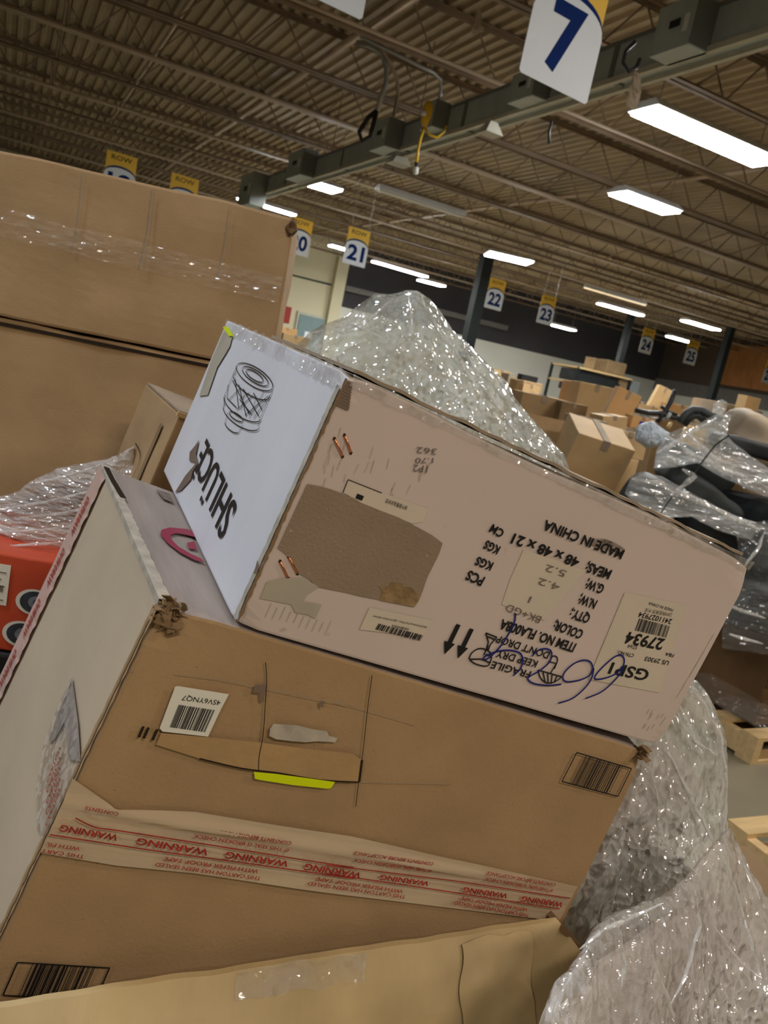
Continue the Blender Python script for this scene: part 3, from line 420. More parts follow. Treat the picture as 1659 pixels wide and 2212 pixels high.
for q in [((1530, 296), 4.2, 1.75, .42, 0, 1, 'large bright fixture at right edge nearest the camera'),
          ((1394, 437), 4.2, 1.02, .42, 0, 1, 'bright fixture below the large one at right'),
          ((1099, 557), 4.2, 1.05, .75, -20, 1, 'bright fixture just above the top of the dark column'),
          ((865, 581), 4.2, 2.05, .35, 8, 1, 'long lit fixture between the row 21 and row 22 signs'),
          ((577, 446), 4.2, 1.42, .30, 6, 1, 'lit fixture just above the corner of the tall left carton'),
          ((697, 403), 4.2, .62, .60, 0, 1, 'short bright fixture right under the end of the grey duct'),
          ((1341, 668), 4.2, 1.65, .34, 0, 2, 'warm toned fixture right of the row 23 sign'),
          ((1514, 702), 4.2, 1.32, .40, 0, 1, 'lit fixture above the row 25 sign'),
          ((742, 537), 4.2, .85, .40, 0, 1, 'small lit fixture half hidden behind the row 21 sign'),
          ((1470, 733), 4.2, 1.15, .40, 0, 1, 'small lit fixture half hidden behind the row 25 sign'),
          ((932, 611), 4.2, .95, .50, 0, 1, 'tiny round looking fixture far away right of row 21'),
          ((1215, 707), 3.8, 1.05, .42, 0, 1, 'small lit fixture at the lower right corner of row 23'),
          ((910, 438), 4.25, 1.8, .22, 0, 0, 'unlit long fixture hanging above the row 21 sign')]:
    p = at_z(*q[0], q[1]); fixture(p.x, p.y, q[1], q[2], q[3], q[6], q[5] > 0, q[4], q[5] == 2)
p = at_z(1330, 640, 4.55); fixture(p.x, p.y, 4.55, 2.4, .12, 'long dim warm fixture close to the deck above row 24', True, 0, True, True)
for i, (x, y, c, pw) in enumerate(ADDED_LAMPS):      # added lamps outside the frame: plain housing plus area light
    r = empty('ceiling_light', (x, y, 4.2), 'added unseen light outside the frame near the camera', 'ceiling light', 'added lights outside the frame')
    MB().box(-.7, .7, -.22, .22, 0.01, .09).build('housing', 'lamp_housing', r)
    ld = bpy.data.lights.new('lamp_tube', 'AREA'); ld.shape = 'RECTANGLE'; ld.size = 1.35; ld.size_y = .4; ld.energy = pw; ld.color = c
    lo = bpy.data.objects.new('lamp_tube', ld); COL.objects.link(lo); lo.parent = r
# ---- row signs
def row_sign(px, num, z=2.85, yaw=6.0, label=None, scale=1.0, t=None):
    p = at_z(*px, z); d = Matrix.Translation(p) @ rot(yaw)
    r = empty('row_sign', d, label, 'sign', 'hanging row signs')
    W, H = .45 * scale, .61 * scale; hw = W / 2
    A_ = H * .67; sh = H * .50                         # arch top and shoulder of the white board
    def arch(w2, top, shh, n=16): return [(w2 * math.cos(math.pi * k / n) , shh + (top - shh) * math.sin(math.pi * k / n)) for k in range(n + 1)]
    def slab(pts, y0, y1, name, m):
        n = len(pts); v = [(a, y0, b) for a, b in pts] + [(a, y1, b) for a, b in pts]
        f = [tuple(range(n)), tuple(range(2 * n - 1, n - 1, -1))] + [(i, n + i, n + (i + 1) % n, (i + 1) % n) for i in range(n)]
        mesh(name, v, f, m, r)
    slab([(-hw * .95, sh), (hw * .95, sh), (hw * .95, H), (-hw * .95, H)], .0, .004, 'yellow_panel', 'sign_yellow')
    slab([(-hw * .97, sh - .02)] + [(hw * .97, sh - .02)] + arch(hw * .97, A_ + .028 * scale, sh + .02)[0:], -.004, 0, 'navy_arch', 'sign_navy')
    slab([(-hw + .012, 0), (hw - .012, 0), (hw, .012), (hw, sh - .01)] + arch(hw * .98, A_, sh) + [(-hw, sh - .01), (-hw, .012)], -.008, -.004, 'white_panel', 'sign_white')
    mb = MB(); w2, zb, cp = (.165, .088, .235) if len(num) > 1 else (.105, .085, .275)
    if num:
        put_text(mb, num, (-w2 * scale, zb * scale), (w2 * scale, zb * scale), cp * scale, .035, lambda q: (q[0], -.0095, q[1]), 1); mb.build('number', 'sign_navy', r)
        mb = MB(); put_text(mb, 'ROW', (-.145 * scale, .507 * scale), (.145 * scale, .507 * scale), .065 * scale, .01, lambda q: (q[0], -.0055, q[1]), 1); mb.build('lettering', 'sign_brown', r)
    for s in (-1, 1): MB().tube([(s * hw * .75, .002, H - .01), (s * hw * .75, .002, ZD - z + .02)], .005, 4).build('hanging_cord', 'string', r)
    return r
row_sign((1194, 192), '7', yaw=7, label='large white hanging sign with a navy 7 near the camera')
for px, n_ in [((252, 428), '18'), ((388, 470), '19'), ((640, 550), '20'), ((763, 573), '21'), ((1063, 668), '22'), ((1174, 700), '23'), ((1391, 763), '24'), ((1487, 787), '25'), ((1655, 828), '26')]:
    row_sign(px, n_, label='yellow and white hanging sign reading ROW ' + n_)
row_sign((690, 2), '', yaw=7, z=2.95, label='white corner of a hanging sign cut by the top edge')
# ---- busway duct and its plug-in boxes
BX, BZ = 4.36, 4.0
r = empty('busway_duct', (BX, 2, BZ), 'long grey electrical bus duct hung below the joists', 'electrical duct')
MB().box(-.08, .08, 0, 15.5, .04, .32).build('duct_body', 'galv', r)
MB().box(-.10, .10, 0, 15.5, .305, .33).build('top_rail', 'galv_dark', r)
mb = MB(); mb.box(-.10, -.055, 0, 15.5, .0, .045); mb.box(.055, .10, 0, 15.5, .0, .045); mb.build('bottom_rail', 'cream_strip', r)
for y in (1.6, 4.0, 6.5, 8.1, 10.2, 13): MB().box(-.095, .095, y, y + .05, .02, .335).build('joint_cover', 'galv_dark', r)
for y in (1.0, 4.8, 7.9, 11): MB().tube([(0, y, .33), (0, y, ZD - BZ + .03)], .008, 5).build('hanger_rod', 'joist', r)
def plug_box(y, dy, dx, z0, h, label):
    r = empty('plug_box', (BX - .07, y, BZ + z0), label, 'electrical box', 'plug-in boxes on the bus duct')
    bm = box_bm(dx, dy, h, .006, 0); o = frm(bm, 'box_body', 'galv', r); o.location = (-dx, 0, 0)
    MB().box(-dx - .004, -.01, -.004, 0, .01, h - .01).build('cover', 'galv_dark', r)
    MB().box(-dx - .012, -dx - .004, dy * .35, dy * .6, h * .45, h * .6).build('disconnect_handle', 'rubber_black', r)
    MB().box(-dx - .006, -dx - .004, dy * .12, dy * .25, h * .3, h * .65).build('warning_plate', 'plastic_white', r)
    return r
plug_box(4.95, .40, .20, .0, .34, 'large plug box on the bus duct right of the 7 sign')
plug_box(6.9, .42, .20, .02, .26, 'plug box on the bus duct behind the 7 sign corner')
plug_box(8.9, .32, .20, .06, .30, 'plug box on the bus duct beside the yellow cord')
plug_box(10.1, .5, .24, .0, .36, 'plug box on the bus duct left of the yellow cord')
plug_box(13.4, .8, .26, .0, .42, 'dark plug box near the far end of the bus duct')
plug_box(16.2, 1.0, .3, -.25, .6, 'farthest grey box hanging at the end of the bus duct')
cond([(BX - .18, 10.3, BZ + .36), (BX - .18, 10.3, 4.55), (BX - .2, 10.25, 4.68), (BX - .4, 9.9, 4.74), (BX - 1.1, 9.0, 4.76)], .022, 'dark conduit curving up from the plug box left of the yellow cord', 'joist')
cond([(BX - .2, 9.0, BZ + .36), (BX - .2, 9.0, 4.48), (BX - .24, 8.98, 4.58), (BX - .36, 8.95, 4.61), (BX - 1.3, 8.9, 4.66)], .02, 'pale bent conduit rising from box beside the yellow cord')
p = at(835, 165, 9.3); a = at(838, 150, 9.3); b = at(815, 235, 9.3)
cond([at(770, 92, 9.2), at(800, 100, 9.2), at(825, 115, 9.2), at(835, 145, 9.25), at(834, 180, 9.3), at(815, 240, 9.35)], .03, 'pale elbow conduit hooking down beside the duct', 'conduit')
cond([at(815, 238, 9.35), at(795, 255, 9.38), at(776, 285, 9.42), at(782, 305, 9.45), at(800, 295, 9.42), at(808, 262, 9.4), at(812, 245, 9.38)], .028, 'black cable looped below the elbow conduit', 'rubber_black', 'cable', 'cable')
cond([at(1040, 95, 4.9), at(1010 + 350, 90, 4.9)][:0] or [at(1372, 90, 4.9), at(1352, 110, 4.9), at(1346, 135, 4.9), at(1358, 155, 4.9), at(1375, 145, 4.92), at(1382, 128, 4.95)], .012, 'black cable looped on the bus duct right of the 7 sign', 'rubber_black', 'cable', 'cable')
cond([at(1192, 262, 7.6), at(1186, 285, 7.6), at(1186, 310, 7.6)], .012, 'short black wire dangling under the duct', 'rubber_black', 'cable', 'cable')
# dusty plastic scraps hanging from the structure
def scrap(pts, t, label): mound('plastic_scrap', pts, t, .02, .02, 'fabric_beige', label=label, cat='plastic scrap', rings=8, seg=24, crumple=.03, freq=14)
scrap([(1372, 150), (1385, 165), (1388, 200), (1375, 238), (1366, 236), (1352, 225), (1360, 185)], 5.1, 'dusty plastic scrap hanging by the large bright fixture')
scrap([(1030, 10), (1040, 20), (1040, 52), (1046, 64), (1025, 75), (1017, 68), (1027, 45)], 6.0, 'dusty tag hanging from a joist left of the 7 sign')
# yellow pendant cord
r = empty('pendant_cord', at(918, 270, 8.9), 'yellow power drop with cord and white plug hanging from the duct', 'power cord')
def wp(name, pts, rad, m, par, smooth=True):
    o = MB().tube(pts, rad, 8).build(name, m, smooth=smooth); o.parent = par; o.matrix_parent_inverse = par.matrix_world.inverted(); return o
bpy.context.view_layer.update()
wp('grip', [at(925, 220, 8.9), at(926, 228, 8.9), at(922, 245, 8.9), at(918, 262, 8.9), at(917, 275, 8.9)], [.03, .055, .06, .05, .02], 'yellow_plastic', r)
wp('cord', [at(917, 272, 8.9), at(908, 300, 8.9), at(903, 325, 8.9), at(900, 352, 8.9)], .016, 'yellow_plastic', r)
wp('cord', [at(918, 276, 8.9), at(928, 292, 8.9), at(945, 297, 8.9), at(958, 285, 8.9), at(965, 272, 8.9)], .014, 'yellow_plastic', r)
wp('plug', [at(900, 352, 8.9), at(899, 362, 8.9)], .022, 'rubber_black', r)
wp('plug_cap', [at(899, 362, 8.9), at(898, 375, 8.9)], .03, 'plastic_white', r)
wp('hanger_plate', [at(917, 240, 8.85), at(915, 250, 8.85)], .03, 'plastic_white', r)
# emergency-light like small white boxes under the duct
for (u, v_, t, lab) in [(1060, 280, 8.0, 'small white angled bracket under the duct left of the 7 sign'), (612, 392, 15.5, 'pale hood hanging at the far end of the duct'), (862, 345, 10.6, 'flat pale bracket under the duct below the plug box')]:
    c = at(u, v_, t); mb = MB(); s = t / 80
    mb.add([(-s, -s, -s * .5), (s, -s, -s * .5), (s, s, -s * .5), (-s, s, -s * .5), (-s * .4, -s * .4, s * .7), (s * .4, -s * .4, s * .7), (s * .4, s * .4, s * .7), (-s * .4, s * .4, s * .7)], [(3, 2, 1, 0), (4, 5, 6, 7), (0, 1, 5, 4), (1, 2, 6, 5), (2, 3, 7, 6), (3, 0, 4, 7)])
    o = mb.build('duct_bracket', 'cream_strip'); o.location = c; tag(o, lab, 'bracket')
# steel columns
for (u, v_, t, w_, top, lab) in [(1031, 650, 22.5, .30, ZJ, 'dark steel column between the row 21 and row 22 signs'), (1343, 760, 28.5, .2, ZJ, 'dark post at the far corner behind the rack'), (1556, 790, 27.0, .22, ZJ, 'dark post beside the plywood panel')]:
    c = at(u, v_, t); o = MB().box(-w_ / 2, w_ / 2, -w_ / 2, w_ / 2, 0, top - .01).build('steel_column', 'steel_dark'); o.location = (c.x, c.y, 0); tag(o, lab, 'column')
# ================================================================== the flat white carton (48 x 48 x 21 cm), tilted on the stack
AX = (Vector((0.973867, -0.034357, -0.224506)), Vector((0.045104, 0.998060, 0.042917)), Vector((0.222596, -0.051922, 0.973527)))
ORG = Vector((0.184299, 0.572120, 1.227144))
MW = Matrix.Translation(ORG) @ Matrix(AX).transposed().to_4x4()
def TF(off): return lambda q: (q[0], -off, q[1])           # on the lettered front
def DF(off): return lambda q: (-off, q[0], q[1])           # on the end with the lamp drawing
wc = empty('cardboard_carton', MW, 'white printed carton lying tilted on top of the brown carton, upside down lettering', 'box')
def dent(p):
    q = p.copy()
    for c_, r_, d_ in ((Vector((.48, 0, .21)), .03, Vector((-.004, .004, -.004))), (Vector((0, 0, .21)), .018, Vector((.003, .002, -.003))), (Vector((.48, 0, 0)), .02, Vector((-.004, .002, .001))), (Vector((0, 0, 0)), .02, Vector((.003, .003, .001)))):
        k = max(0, 1 - (p - c_).length / r_); q += d_ * k
    q.z += .0016 * math.sin(p.x * 21 + 1) * (p.z > .2) ; return q
frm(box_bm(.48, .48, .21, .0025, 24, .0003, 2, dent, lambda n: 1 if n.x < -.5 else (0 if n.y < -.5 else (2 if n.z > .5 else 0))), 'carton_body', ['white_warm_lit', 'white_cool_lit', 'kraft_grey'], wc)

mb = MB(); poly(mb, G['torn'], TF(.0008)); mb.build('torn_patch', 'kraft_torn', wc)['label'] = 'bare brown board where the liner is torn away'
mb = MB(); poly(mb, G['inner'], TF(.0011)); mb.build('torn_flute', 'corrugate', wc)
mb = MB(); poly(mb, G['stain'], TF(.0009)); mb.build('glue_patch', 'grey_liner', wc)
mb = MB()
for pts in (G['label_r'],): poly(mb, pts, TF(.0007))
lab = mb.build('shipping_label', 'label_cream', wc); lab['label'] = 'cream label with barcode and GSP1'
mb = MB(); poly(mb, G['lab_s'], TF(.0007)); lb2 = mb.build('barcode_label', 'label_cream', wc)
mb = MB(); poly(mb, G['lab_t'], TF(.0006)); lb3 = mb.build('torn_label', 'label_cream', wc)
mb = MB(); poly(mb, G['lab_m'], TF(.0006)); mb.build('label_residue', 'grey_liner' if False else 'label_cream', wc)
groups = {'ink': MB(), 'faded': MB(), 'pencil': MB(), 'lab': MB(), 'small': MB()}
for i, (s, a, b, cap, bold, m) in enumerate(TEXTS):
    k = 'lab' if 19 <= i <= 26 or i == 27 else ('small' if i >= 31 else m)
    if i == 27: k = 'faded'
    put_text(groups[k], s, a, b, cap, bold, TF(.0012), -1)
for mm in G['arrows']: poly(groups['ink'], mm, TF(.0012))
for l in G['glass'] + G['umb']: ribbon(groups['ink'], l, .0013, TF(.0012))
groups['ink'].build('printed_text', 'ink', wc); groups['faded'].build('faded_stamp', 'ink_faded', wc); groups['pencil'].build('pencil_note', 'pencil', wc)
barcode(groups['lab'], G['barc_r'], TF(.0012), 5, 32); groups['lab'].build('label_print', 'ink', lab)
barcode(groups['small'], G['barc_s'], TF(.0012), 8, 30); groups['small'].build('label_print', 'ink', lb2)
ribbon(groups['pencil'], [(.0905, .1815), (.0755, .179)], .0006, TF(.0012))
mb = MB(); ribbon(mb, [G['lab_t'][0], G['lab_t'][1]], .0006, TF(.001)); ribbon(mb, [G['lab_t'][0], G['lab_t'][-1]], .0006, TF(.001)); mb.box(.0476, .0535, -.0011, -.0008, .1262, .1300); mb.build('label_print', 'ink', lb3)
mb = MB(); poly(mb, G['smudge'], TF(.0009)); mb.build('ink_smudge', 'smudge', wc)
mb = MB()
for l in G['hand']: ribbon(mb, l, .0017, TF(.0016))
mb.build('handwriting', 'blue_ink', wc)['label'] = 'number written in blue marker'
for i in range(0, 8, 2):
    a, b = [Vector((q[0], -.0012, q[1])) for q in G['staples'][i:i + 2]]; d = (b - a).normalized()
    MB().tube([a - Vector((0, -.003, 0)), a + d * .001, b - d * .001, b - Vector((0, -.003, 0))], .00085, 6).build('staple', 'copper', wc, smooth=True)
    e = MB()
    for q in (a, b): e.box(q.x - .0009, q.x + .0009, -.0006, -.0002, q.z - .0012, q.z + .0012)
    e.build('staple_hole', 'dark_hole', wc)
# scuffs and worn edges
rnd = random.Random(11); mb = MB()
for _ in range(26):
    x = .005 + rnd.random() * .09; z = .125 + rnd.random() * .04; ribbon(mb, [(x, z), (x - .002 + rnd.random() * .002, z + .006 + rnd.random() * .006)], .0005, TF(.0005))
for _ in range(12):
    x = .44 + rnd.random() * .03; z = .01 + rnd.random() * .02; ribbon(mb, [(x, z), (x + .0005, z + .006)], .0006, TF(.0005))
for k in range(4): ribbon(mb, [(.468 + .001 * k, .055 + .012 * k), (.4695 + .001 * k, .07 + .02 * k)], .0006, TF(.0005))
for k in range(10): ribbon(mb, [(.02 + k * .006, .012 + rnd.random() * .003), (.02 + k * .006, .022 + rnd.random() * .004)], .0007, TF(.0005))
mb.build('scuff_marks', 'residue', wc)
def rough_strip(a0, a1, z0, z1, n, seed, to3, amp=.002):
    rr = random.Random(seed); L_ = [(a0 + (rr.random() - .5) * amp, z0 + (z1 - z0) * i / n) for i in range(n + 1)]; R_ = [(a1 + (rr.random() - .5) * amp, z0 + (z1 - z0) * i / n) for i in range(n + 1)]
    m_ = MB(); v = []
    for p, q in zip(L_, R_): v += [to3(p), to3(q)]
    m_.add(v, [(2 * i, 2 * i + 1, 2 * i + 3, 2 * i + 2) for i in range(n)]); return m_
rough_strip(-.0006, .0016, .003, .207, 70, 1, TF(.0014), .0016).build('worn_edge', 'kraft_dark', wc)
rough_strip(.000, .008, .003, .2, 60, 4, DF(.0013), .0014).build('worn_edge', 'residue', wc)
mb = MB()
for k in range(9): mb.box(.001 + .0004 * (k % 3), .012 - .0007 * k, -.0013, .002, .186 + k * .0022, .1885 + k * .0022)
mb.build('crushed_corner', 'stuff_brown', wc)
mb = rough_strip(0.003, 0.477, 0, 0, 1, 2, TF(0)); mb = MB()
v = []; n = 90
for i in range(n + 1):                                  # loose upper flap standing a little off the box
    a = .004 + .452 * i / n; w_ = .0012 * math.sin(a * 40) + .0006 * math.sin(a * 160)
    v += [(a, .001 + w_, .2125 + abs(w_)), (a, .26, .2128 + .003 * math.sin(a * 6)), (a, .26, .2158 + .003 * math.sin(a * 6)), (a, .001 + w_, .2152 + abs(w_))]
f = [(4 * i + j, 4 * i + (j + 1) % 4, 4 * i + 4 + (j + 1) % 4, 4 * i + 4 + j) for i in range(n) for j in range(4)] + [(3, 2, 1, 0), (4 * n, 4 * n + 1, 4 * n + 2, 4 * n + 3)]
mesh('top_flap', v, f, 'kraft_grey', wc)
def wavy_sheet(name, parent, to3, a0, a1, z0, z1, nx, nz, amp, freq, material, seed=0, edge=.25):
    v = []; f = []
    for i in range(nx + 1):
        for j in range(nz + 1):
            a = a0 + (a1 - a0) * i / nx; z = z0 + (z1 - z0) * j / nz
            z += noise.noise(Vector((a * freq * .4, seed, j))) * (z1 - z0) * edge * (1 if j in (0, nz) else 0)
            h = .0012 + abs(noise.noise(Vector((a * freq, z * freq * .5, seed)))) * amp
            v.append(to3((a, z), h))
    for i in range(nx):
        for j in range(nz): k = i * (nz + 1) + j; f.append((k, k + nz + 1, k + nz + 2, k + 1))
    return mesh(name, v, f, material, parent)
tf = lambda q, h: (q[0], -h, q[1]); df = lambda q, h: (-h, q[0], q[1])
wavy_sheet('film_edge', wc, tf, .004, .472, .203, .2125, 220, 8, .004, 90, 'film_tape', 3)
wavy_sheet('film_edge', wc, df, .004, .474, .197, .2125, 260, 14, .0035, 150, 'film_tape', 5)
# end with the lamp drawing
mb = MB()
for l in G['lamp']: ribbon(mb, l, .0011, DF(.0012))
mb.build('lamp_drawing', 'ink', wc)
mb = MB()
put_text(mb, 'SHLÜCË', (.116, .064), (.325, .082), .036, .012, DF(.0013), -1)
mb.build('printed_name', 'ink', wc)
for q in ('tearD', 'tearD3'): mb = MB(); poly(mb, G[q], DF(.0016)); mb.build('torn_spot', 'stuff_brown', wc)
mb = MB(); poly(mb, G['tearD2'], DF(.0016)); mb.build('torn_liner', 'grey_liner', wc)
mb = MB(); poly(mb, G['yellowD'], DF(.0030)); mb.build('neon_sticker', 'neon', wc)
# ================================================================== big brown carton under it
C8 = {(0, 0, 0): (-.073, .003, -.40), (1, 0, 0): (.489, .003, -.37), (0, 0, 1): (-.059, .002, -.0015), (1, 0, 1): (.4705, .002, -.009), (0, 1, 0): (-.106, .376, -.40), (1, 1, 0): (.475, .38, -.40), (0, 1, 1): (-.085, .389, -.0015), (1, 1, 1): (.43, .389, -.004)}
C8 = {k: Vector(v) for k, v in C8.items()}
def tri(p):
    r = Vector((0, 0, 0))
    for k, c in C8.items():
        w_ = 1.0
        for i in range(3): w_ *= p[i] if k[i] else 1 - p[i]
        r += c * w_
    return r
def bwarp(p):
    q = tri((p.x / .52, p.y / .38, p.z / .40)); c_ = Vector((-.056, 0, 0)); k = max(0, 1 - (q - c_).length / .03); q += Vector((.006, .005, -.007)) * k
    k = max(0, 1 - (q - Vector((.4705, 0, -.008))).length / .03); return q + Vector((-.006, .004, -.004)) * k
bc = empty('cardboard_carton', MW, 'big brown carton with red lettered sealing tape under the white printed carton', 'box')
frm(box_bm(.52, .38, .40, .003, 22, .0009, 6, bwarp, lambda n: 1 if n.x < -.5 else (2 if n.z > .5 else 0)), 'carton_body', ['kraft', 'dirty_white', 'mauve_board'], bc)
def LF(off):                                         # left wall: (fraction back, fraction up) -> point
    return lambda q: tri((0, q[0], q[1])) + Vector((-off, 0, 0))
def UF(off): return lambda q: (q[0], q[1], off - .001)
def BF(off): return lambda q: (q[0], -off, q[1])
rough_strip(.0, .03, .02, .985, 50, 9, LF(.0016), .006).build('brown_wrap_strip', 'kraft', bc)
rough_strip(.008, .016, .02, .96, 70, 12, LF(.0022), .006).build('creased_edge', 'kraft_dark', bc)
# tape along the rear edge of the left wall
v = []; nn = 60
for i in range(nn + 1):
    z = 1.0 - i / nn * .98; w_ = .0015 * math.sin(i * .9)
    for y in (.86, .93, 1.003): v.append(LF(.002 + abs(w_) * (y < .9))((y + w_, z)))
mesh('side_tape', v, [(3 * i + j, 3 * i + 3 + j, 3 * i + 4 + j, 3 * i + 1 + j) for i in range(nn) for j in range(2)], 'tape_pink', bc)
mb = MB()
for k in range(7): put_text(mb, 'WARNING', (.955, .80 - k * .165), (.955, .80 - k * .165 + .115), .04, .03, LF(.0034), 1)
mb.build('tape_lettering', 'red_print', bc)
mb = MB(); v = []
# pulled up clear tape end on the left wall
PW = [(.50, .40), (.40, .50), (.22, .62), (.115, .70), (.095, .50), (.075, .40), (.06, .33), (.10, .30), (.22, .27), (.40, .30)]
wv = []
mb = MB(); poly(mb, [(.31, .672), (.136, .66), (.02, .645), (.006, .60), (.004, .52), (.006, .47), (.078, .445), (.199, .461), (.291, .519), (.31, .604)], LF(.003)); mb.build('loose_tape', 'film_tape', bc)
mb = MB(); poly(mb, [(.31, .672), (.131, .663), (.01, .647), (.082, .607), (.218, .611), (.228, .559), (.269, .533)], LF(.0025)); mb.build('tape_adhesive', 'tape_grey', bc)
mb = MB()
for k in range(5): put_text(mb, 'CARTON', (.03 + .028 * k, .49 + .006 * k), (.05 + .028 * k, .56 + .006 * k), .016, .01, LF(.004), 1)
mb.build('loose_tape_lettering', 'red_print', bc)
# top details: crimson ring logo, worn slot
mb = MB()
for l in G['logo']: poly(mb, l, UF(.0016))
mb.build('printed_logo', 'crimson', bc)
mb = MB(); poly(mb, G['toptxt'], UF(.0016)); mb.build('printed_mark', 'ink_faded', bc)
mb = MB(); ribbon(mb, [(-.0815, .375), (-.078, .33), (-.0735, .29), (-.070, .262)], .007, UF(.0036)); mb.build('open_slot', 'dark_hole', bc)
v = []; n = 70; rr = random.Random(5)
for i in range(n + 1):
    t = i / n; a = -.060 - .025 * t; y = .004 + .383 * t; w_ = (rr.random() - .5) * .0014
    v += [(a - .001, y, -.004), (a - .0015, y, .0015), (a + .008 + w_, y, .0022), (a + .010 + w_, y, -.001)]
mesh('white_edge', v, [(4 * i + j, 4 * i + 4 + j, 4 * i + 5 + j, 4 * i + 1 + j) for i in range(n) for j in range(3)], 'residue', bc)
def shards(name, c, sz, n, seed, m, par):
    """torn, crushed board: a clutch of small bent scraps at a corner"""
    rr = random.Random(seed); mb = MB()
    for _ in range(n):
        o_ = Vector(c) + Vector([(rr.random() - .5) * q for q in sz]); M = Matrix.Translation(o_) @ Matrix.Rotation(rr.random() * 6.28, 4, Vector((rr.random() - .5, rr.random() - .5, rr.random() - .5)).normalized())
        L_ = .004 + rr.random() * .008; W_ = .0025 + rr.random() * .004; v = []
        for i in range(4):
            for k in (-1, 1): v += [M @ Vector((L_ * (i / 3 - .5) * 2, k * W_ * (1 - .2 * i), .0015 * math.sin(i * 1.4) + h)) for h in (-.0004, .0004)]
        f = []
        for i in range(3):
            a = 4 * i; f += [(a + 1, a + 5, a + 7, a + 3), (a, a + 2, a + 6, a + 4), (a, a + 4, a + 5, a + 1), (a + 2, a + 3, a + 7, a + 6)]
        f += [(0, 1, 3, 2), (12, 14, 15, 13)]
        mb.add(v, f)
    return mb.build(name, m, par)
shards('crushed_corner', (-.049, .003, -.008), (.016, .008, .018), 26, 3, 'kraft_dark', bc)
shards('crushed_corner', (.466, .004, -.012), (.008, .006, .014), 16, 8, 'kraft_dark', bc)
# front: perforated handle, labels, holes
mb = MB(); poly(mb, G['slot'], BF(.0010)); sl = mb.build('handle_slot', 'kraft_band', bc); sl['label'] = 'lighter torn out hand hold strip'
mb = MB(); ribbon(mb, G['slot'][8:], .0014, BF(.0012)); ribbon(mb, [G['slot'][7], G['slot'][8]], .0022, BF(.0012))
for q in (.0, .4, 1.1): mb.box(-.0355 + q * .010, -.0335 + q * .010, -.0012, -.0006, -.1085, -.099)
mb.build('slot_torn_edge', 'dark_hole', sl)  # dark torn edge of the hand hold and corrugation marks
mb = MB(); poly(mb, G['labB'], BF(.001)); lb = mb.build('barcode_label', 'label_white', bc)
mb = MB(); barcode(mb, G['barcL'], BF(.0014), 3, 26)
for s, a, b, cap, bo, m in TEXTS_LABEL: put_text(mb, s, a, b, cap, bo, BF(.0014), -1)
mb.build('label_print', 'ink', lb)
mb = MB(); poly(mb, G['yel'], BF(.0015)); mb.build('neon_sticker', 'neon', bc)
mb = MB(); poly(mb, G['residue'], BF(.0010)); mb.build('label_residue', 'residue', bc)
for q in ('hole1', 'hole2'): mb = MB(); poly(mb, G[q], BF(.001)); mb.build('torn_spot', 'stuff_brown', bc)
for l in G['slits']: mb = MB(); ribbon(mb, l, .0007, BF(.0011)); mb.build('knife_cut', 'dark_hole', bc)
for l in G['creases']: mb = MB(); ribbon(mb, l, .0006, BF(.0009)); mb.build('crease', 'kraft_grey', bc)
for c_, sd in ((G['bb1'], 21), (G['bb2'], 22)):
    mb = MB(); c4 = [Vector(q) for q in c_]
    for i in range(4): ribbon(mb, [c4[i], c4[(i + 1) % 4]], .0013, BF(.0012))
    barcode(mb, c_, BF(.0012), sd, 22, lo=.16, hi=.85); mb.build('printed_barcode', 'ink', bc)
# sealing tape across the front
up, lo_ = G['tapeup'], G['tapelo']
def lerpx(L_, x):
    for p, q in zip(L_, L_[1:]):
        if x <= q[0]: return p[1] + (q[1] - p[1]) * (x - p[0]) / (q[0] - p[0])
    return L_[-1][1]
v = []; nx, nz = 150, 14; x0, x1 = -.069, .470
for i in range(nx + 1):
    x = x0 + (x1 - x0) * i / nx
    for j in range(nz + 1):
        z = lerpx(lo_, x) + (lerpx(up, x) - lerpx(lo_, x)) * j / nz
        h = .0009 + .0016 * max(0, noise.noise(Vector((x * 9, z * 60, 2)))) + .0055 * math.exp(-((z + .1745 + .010 * x) / .0036) ** 2) * (x < .40) * (0.7 + .3 * math.sin(x * 30))
        v.append((x, -h, z))
f = [(i * (nz + 1) + j, (i + 1) * (nz + 1) + j, (i + 1) * (nz + 1) + j + 1, i * (nz + 1) + j + 1) for i in range(nx) for j in range(nz)]
st = mesh('sealing_tape', v, f, 'tape_clear', bc, smooth=True)
mb = MB()
for s, a, b, cap, bo, m in TEXTS_TAPE: put_text(mb, s, a, b, cap, bo, BF(.0052), -1)
for l in G['redlines']: ribbon(mb, l, .0012, BF(.0052))
mb.build('tape_lettering', 'red_print', bc)
# ================================================================== open carton the stack stands in
oc = empty('cardboard_carton', (0.25, .75, .13), 'open yellowish brown carton at the bottom edge holding the big brown carton', 'box')
def wpart(mb_or, name, m, par, smooth=False):
    o = mb_or.build(name, m, smooth=smooth); o.parent = par; o.matrix_parent_inverse = par.matrix_world.inverted(); return o
v = []; nx, nz = 90, 30
for i in range(nx + 1):
    s = i / nx; x = -.16 + .735 * s
    top = .905 + .022 * s + .0025 * noise.noise(Vector((x * 25, 3, 0)))
    for j in range(nz + 1):
        k = j / nz; z = top - k * .76
        y = .571 - .022 * s - .06 * math.sin(min(k * 5, 1) * 1.57) + .006 * noise.noise(Vector((x * 9, z * 6, 7))) * min(1, k * 12) + .006 * math.sin(x * 38 + 2) * max(0, 1 - abs(k - .08) * 12)
        v.append((x + (.05 * min(k * 14, 1) * s ** 3), y, z))
nv = len(v); v += [(a, b + .006, c) for a, b, c in v]
f = [(i * (nz + 1) + j + 1, (i + 1) * (nz + 1) + j + 1, (i + 1) * (nz + 1) + j, i * (nz + 1) + j) for i in range(nx) for j in range(nz)]
f += [tuple(nv + q for q in reversed(g)) for g in f]
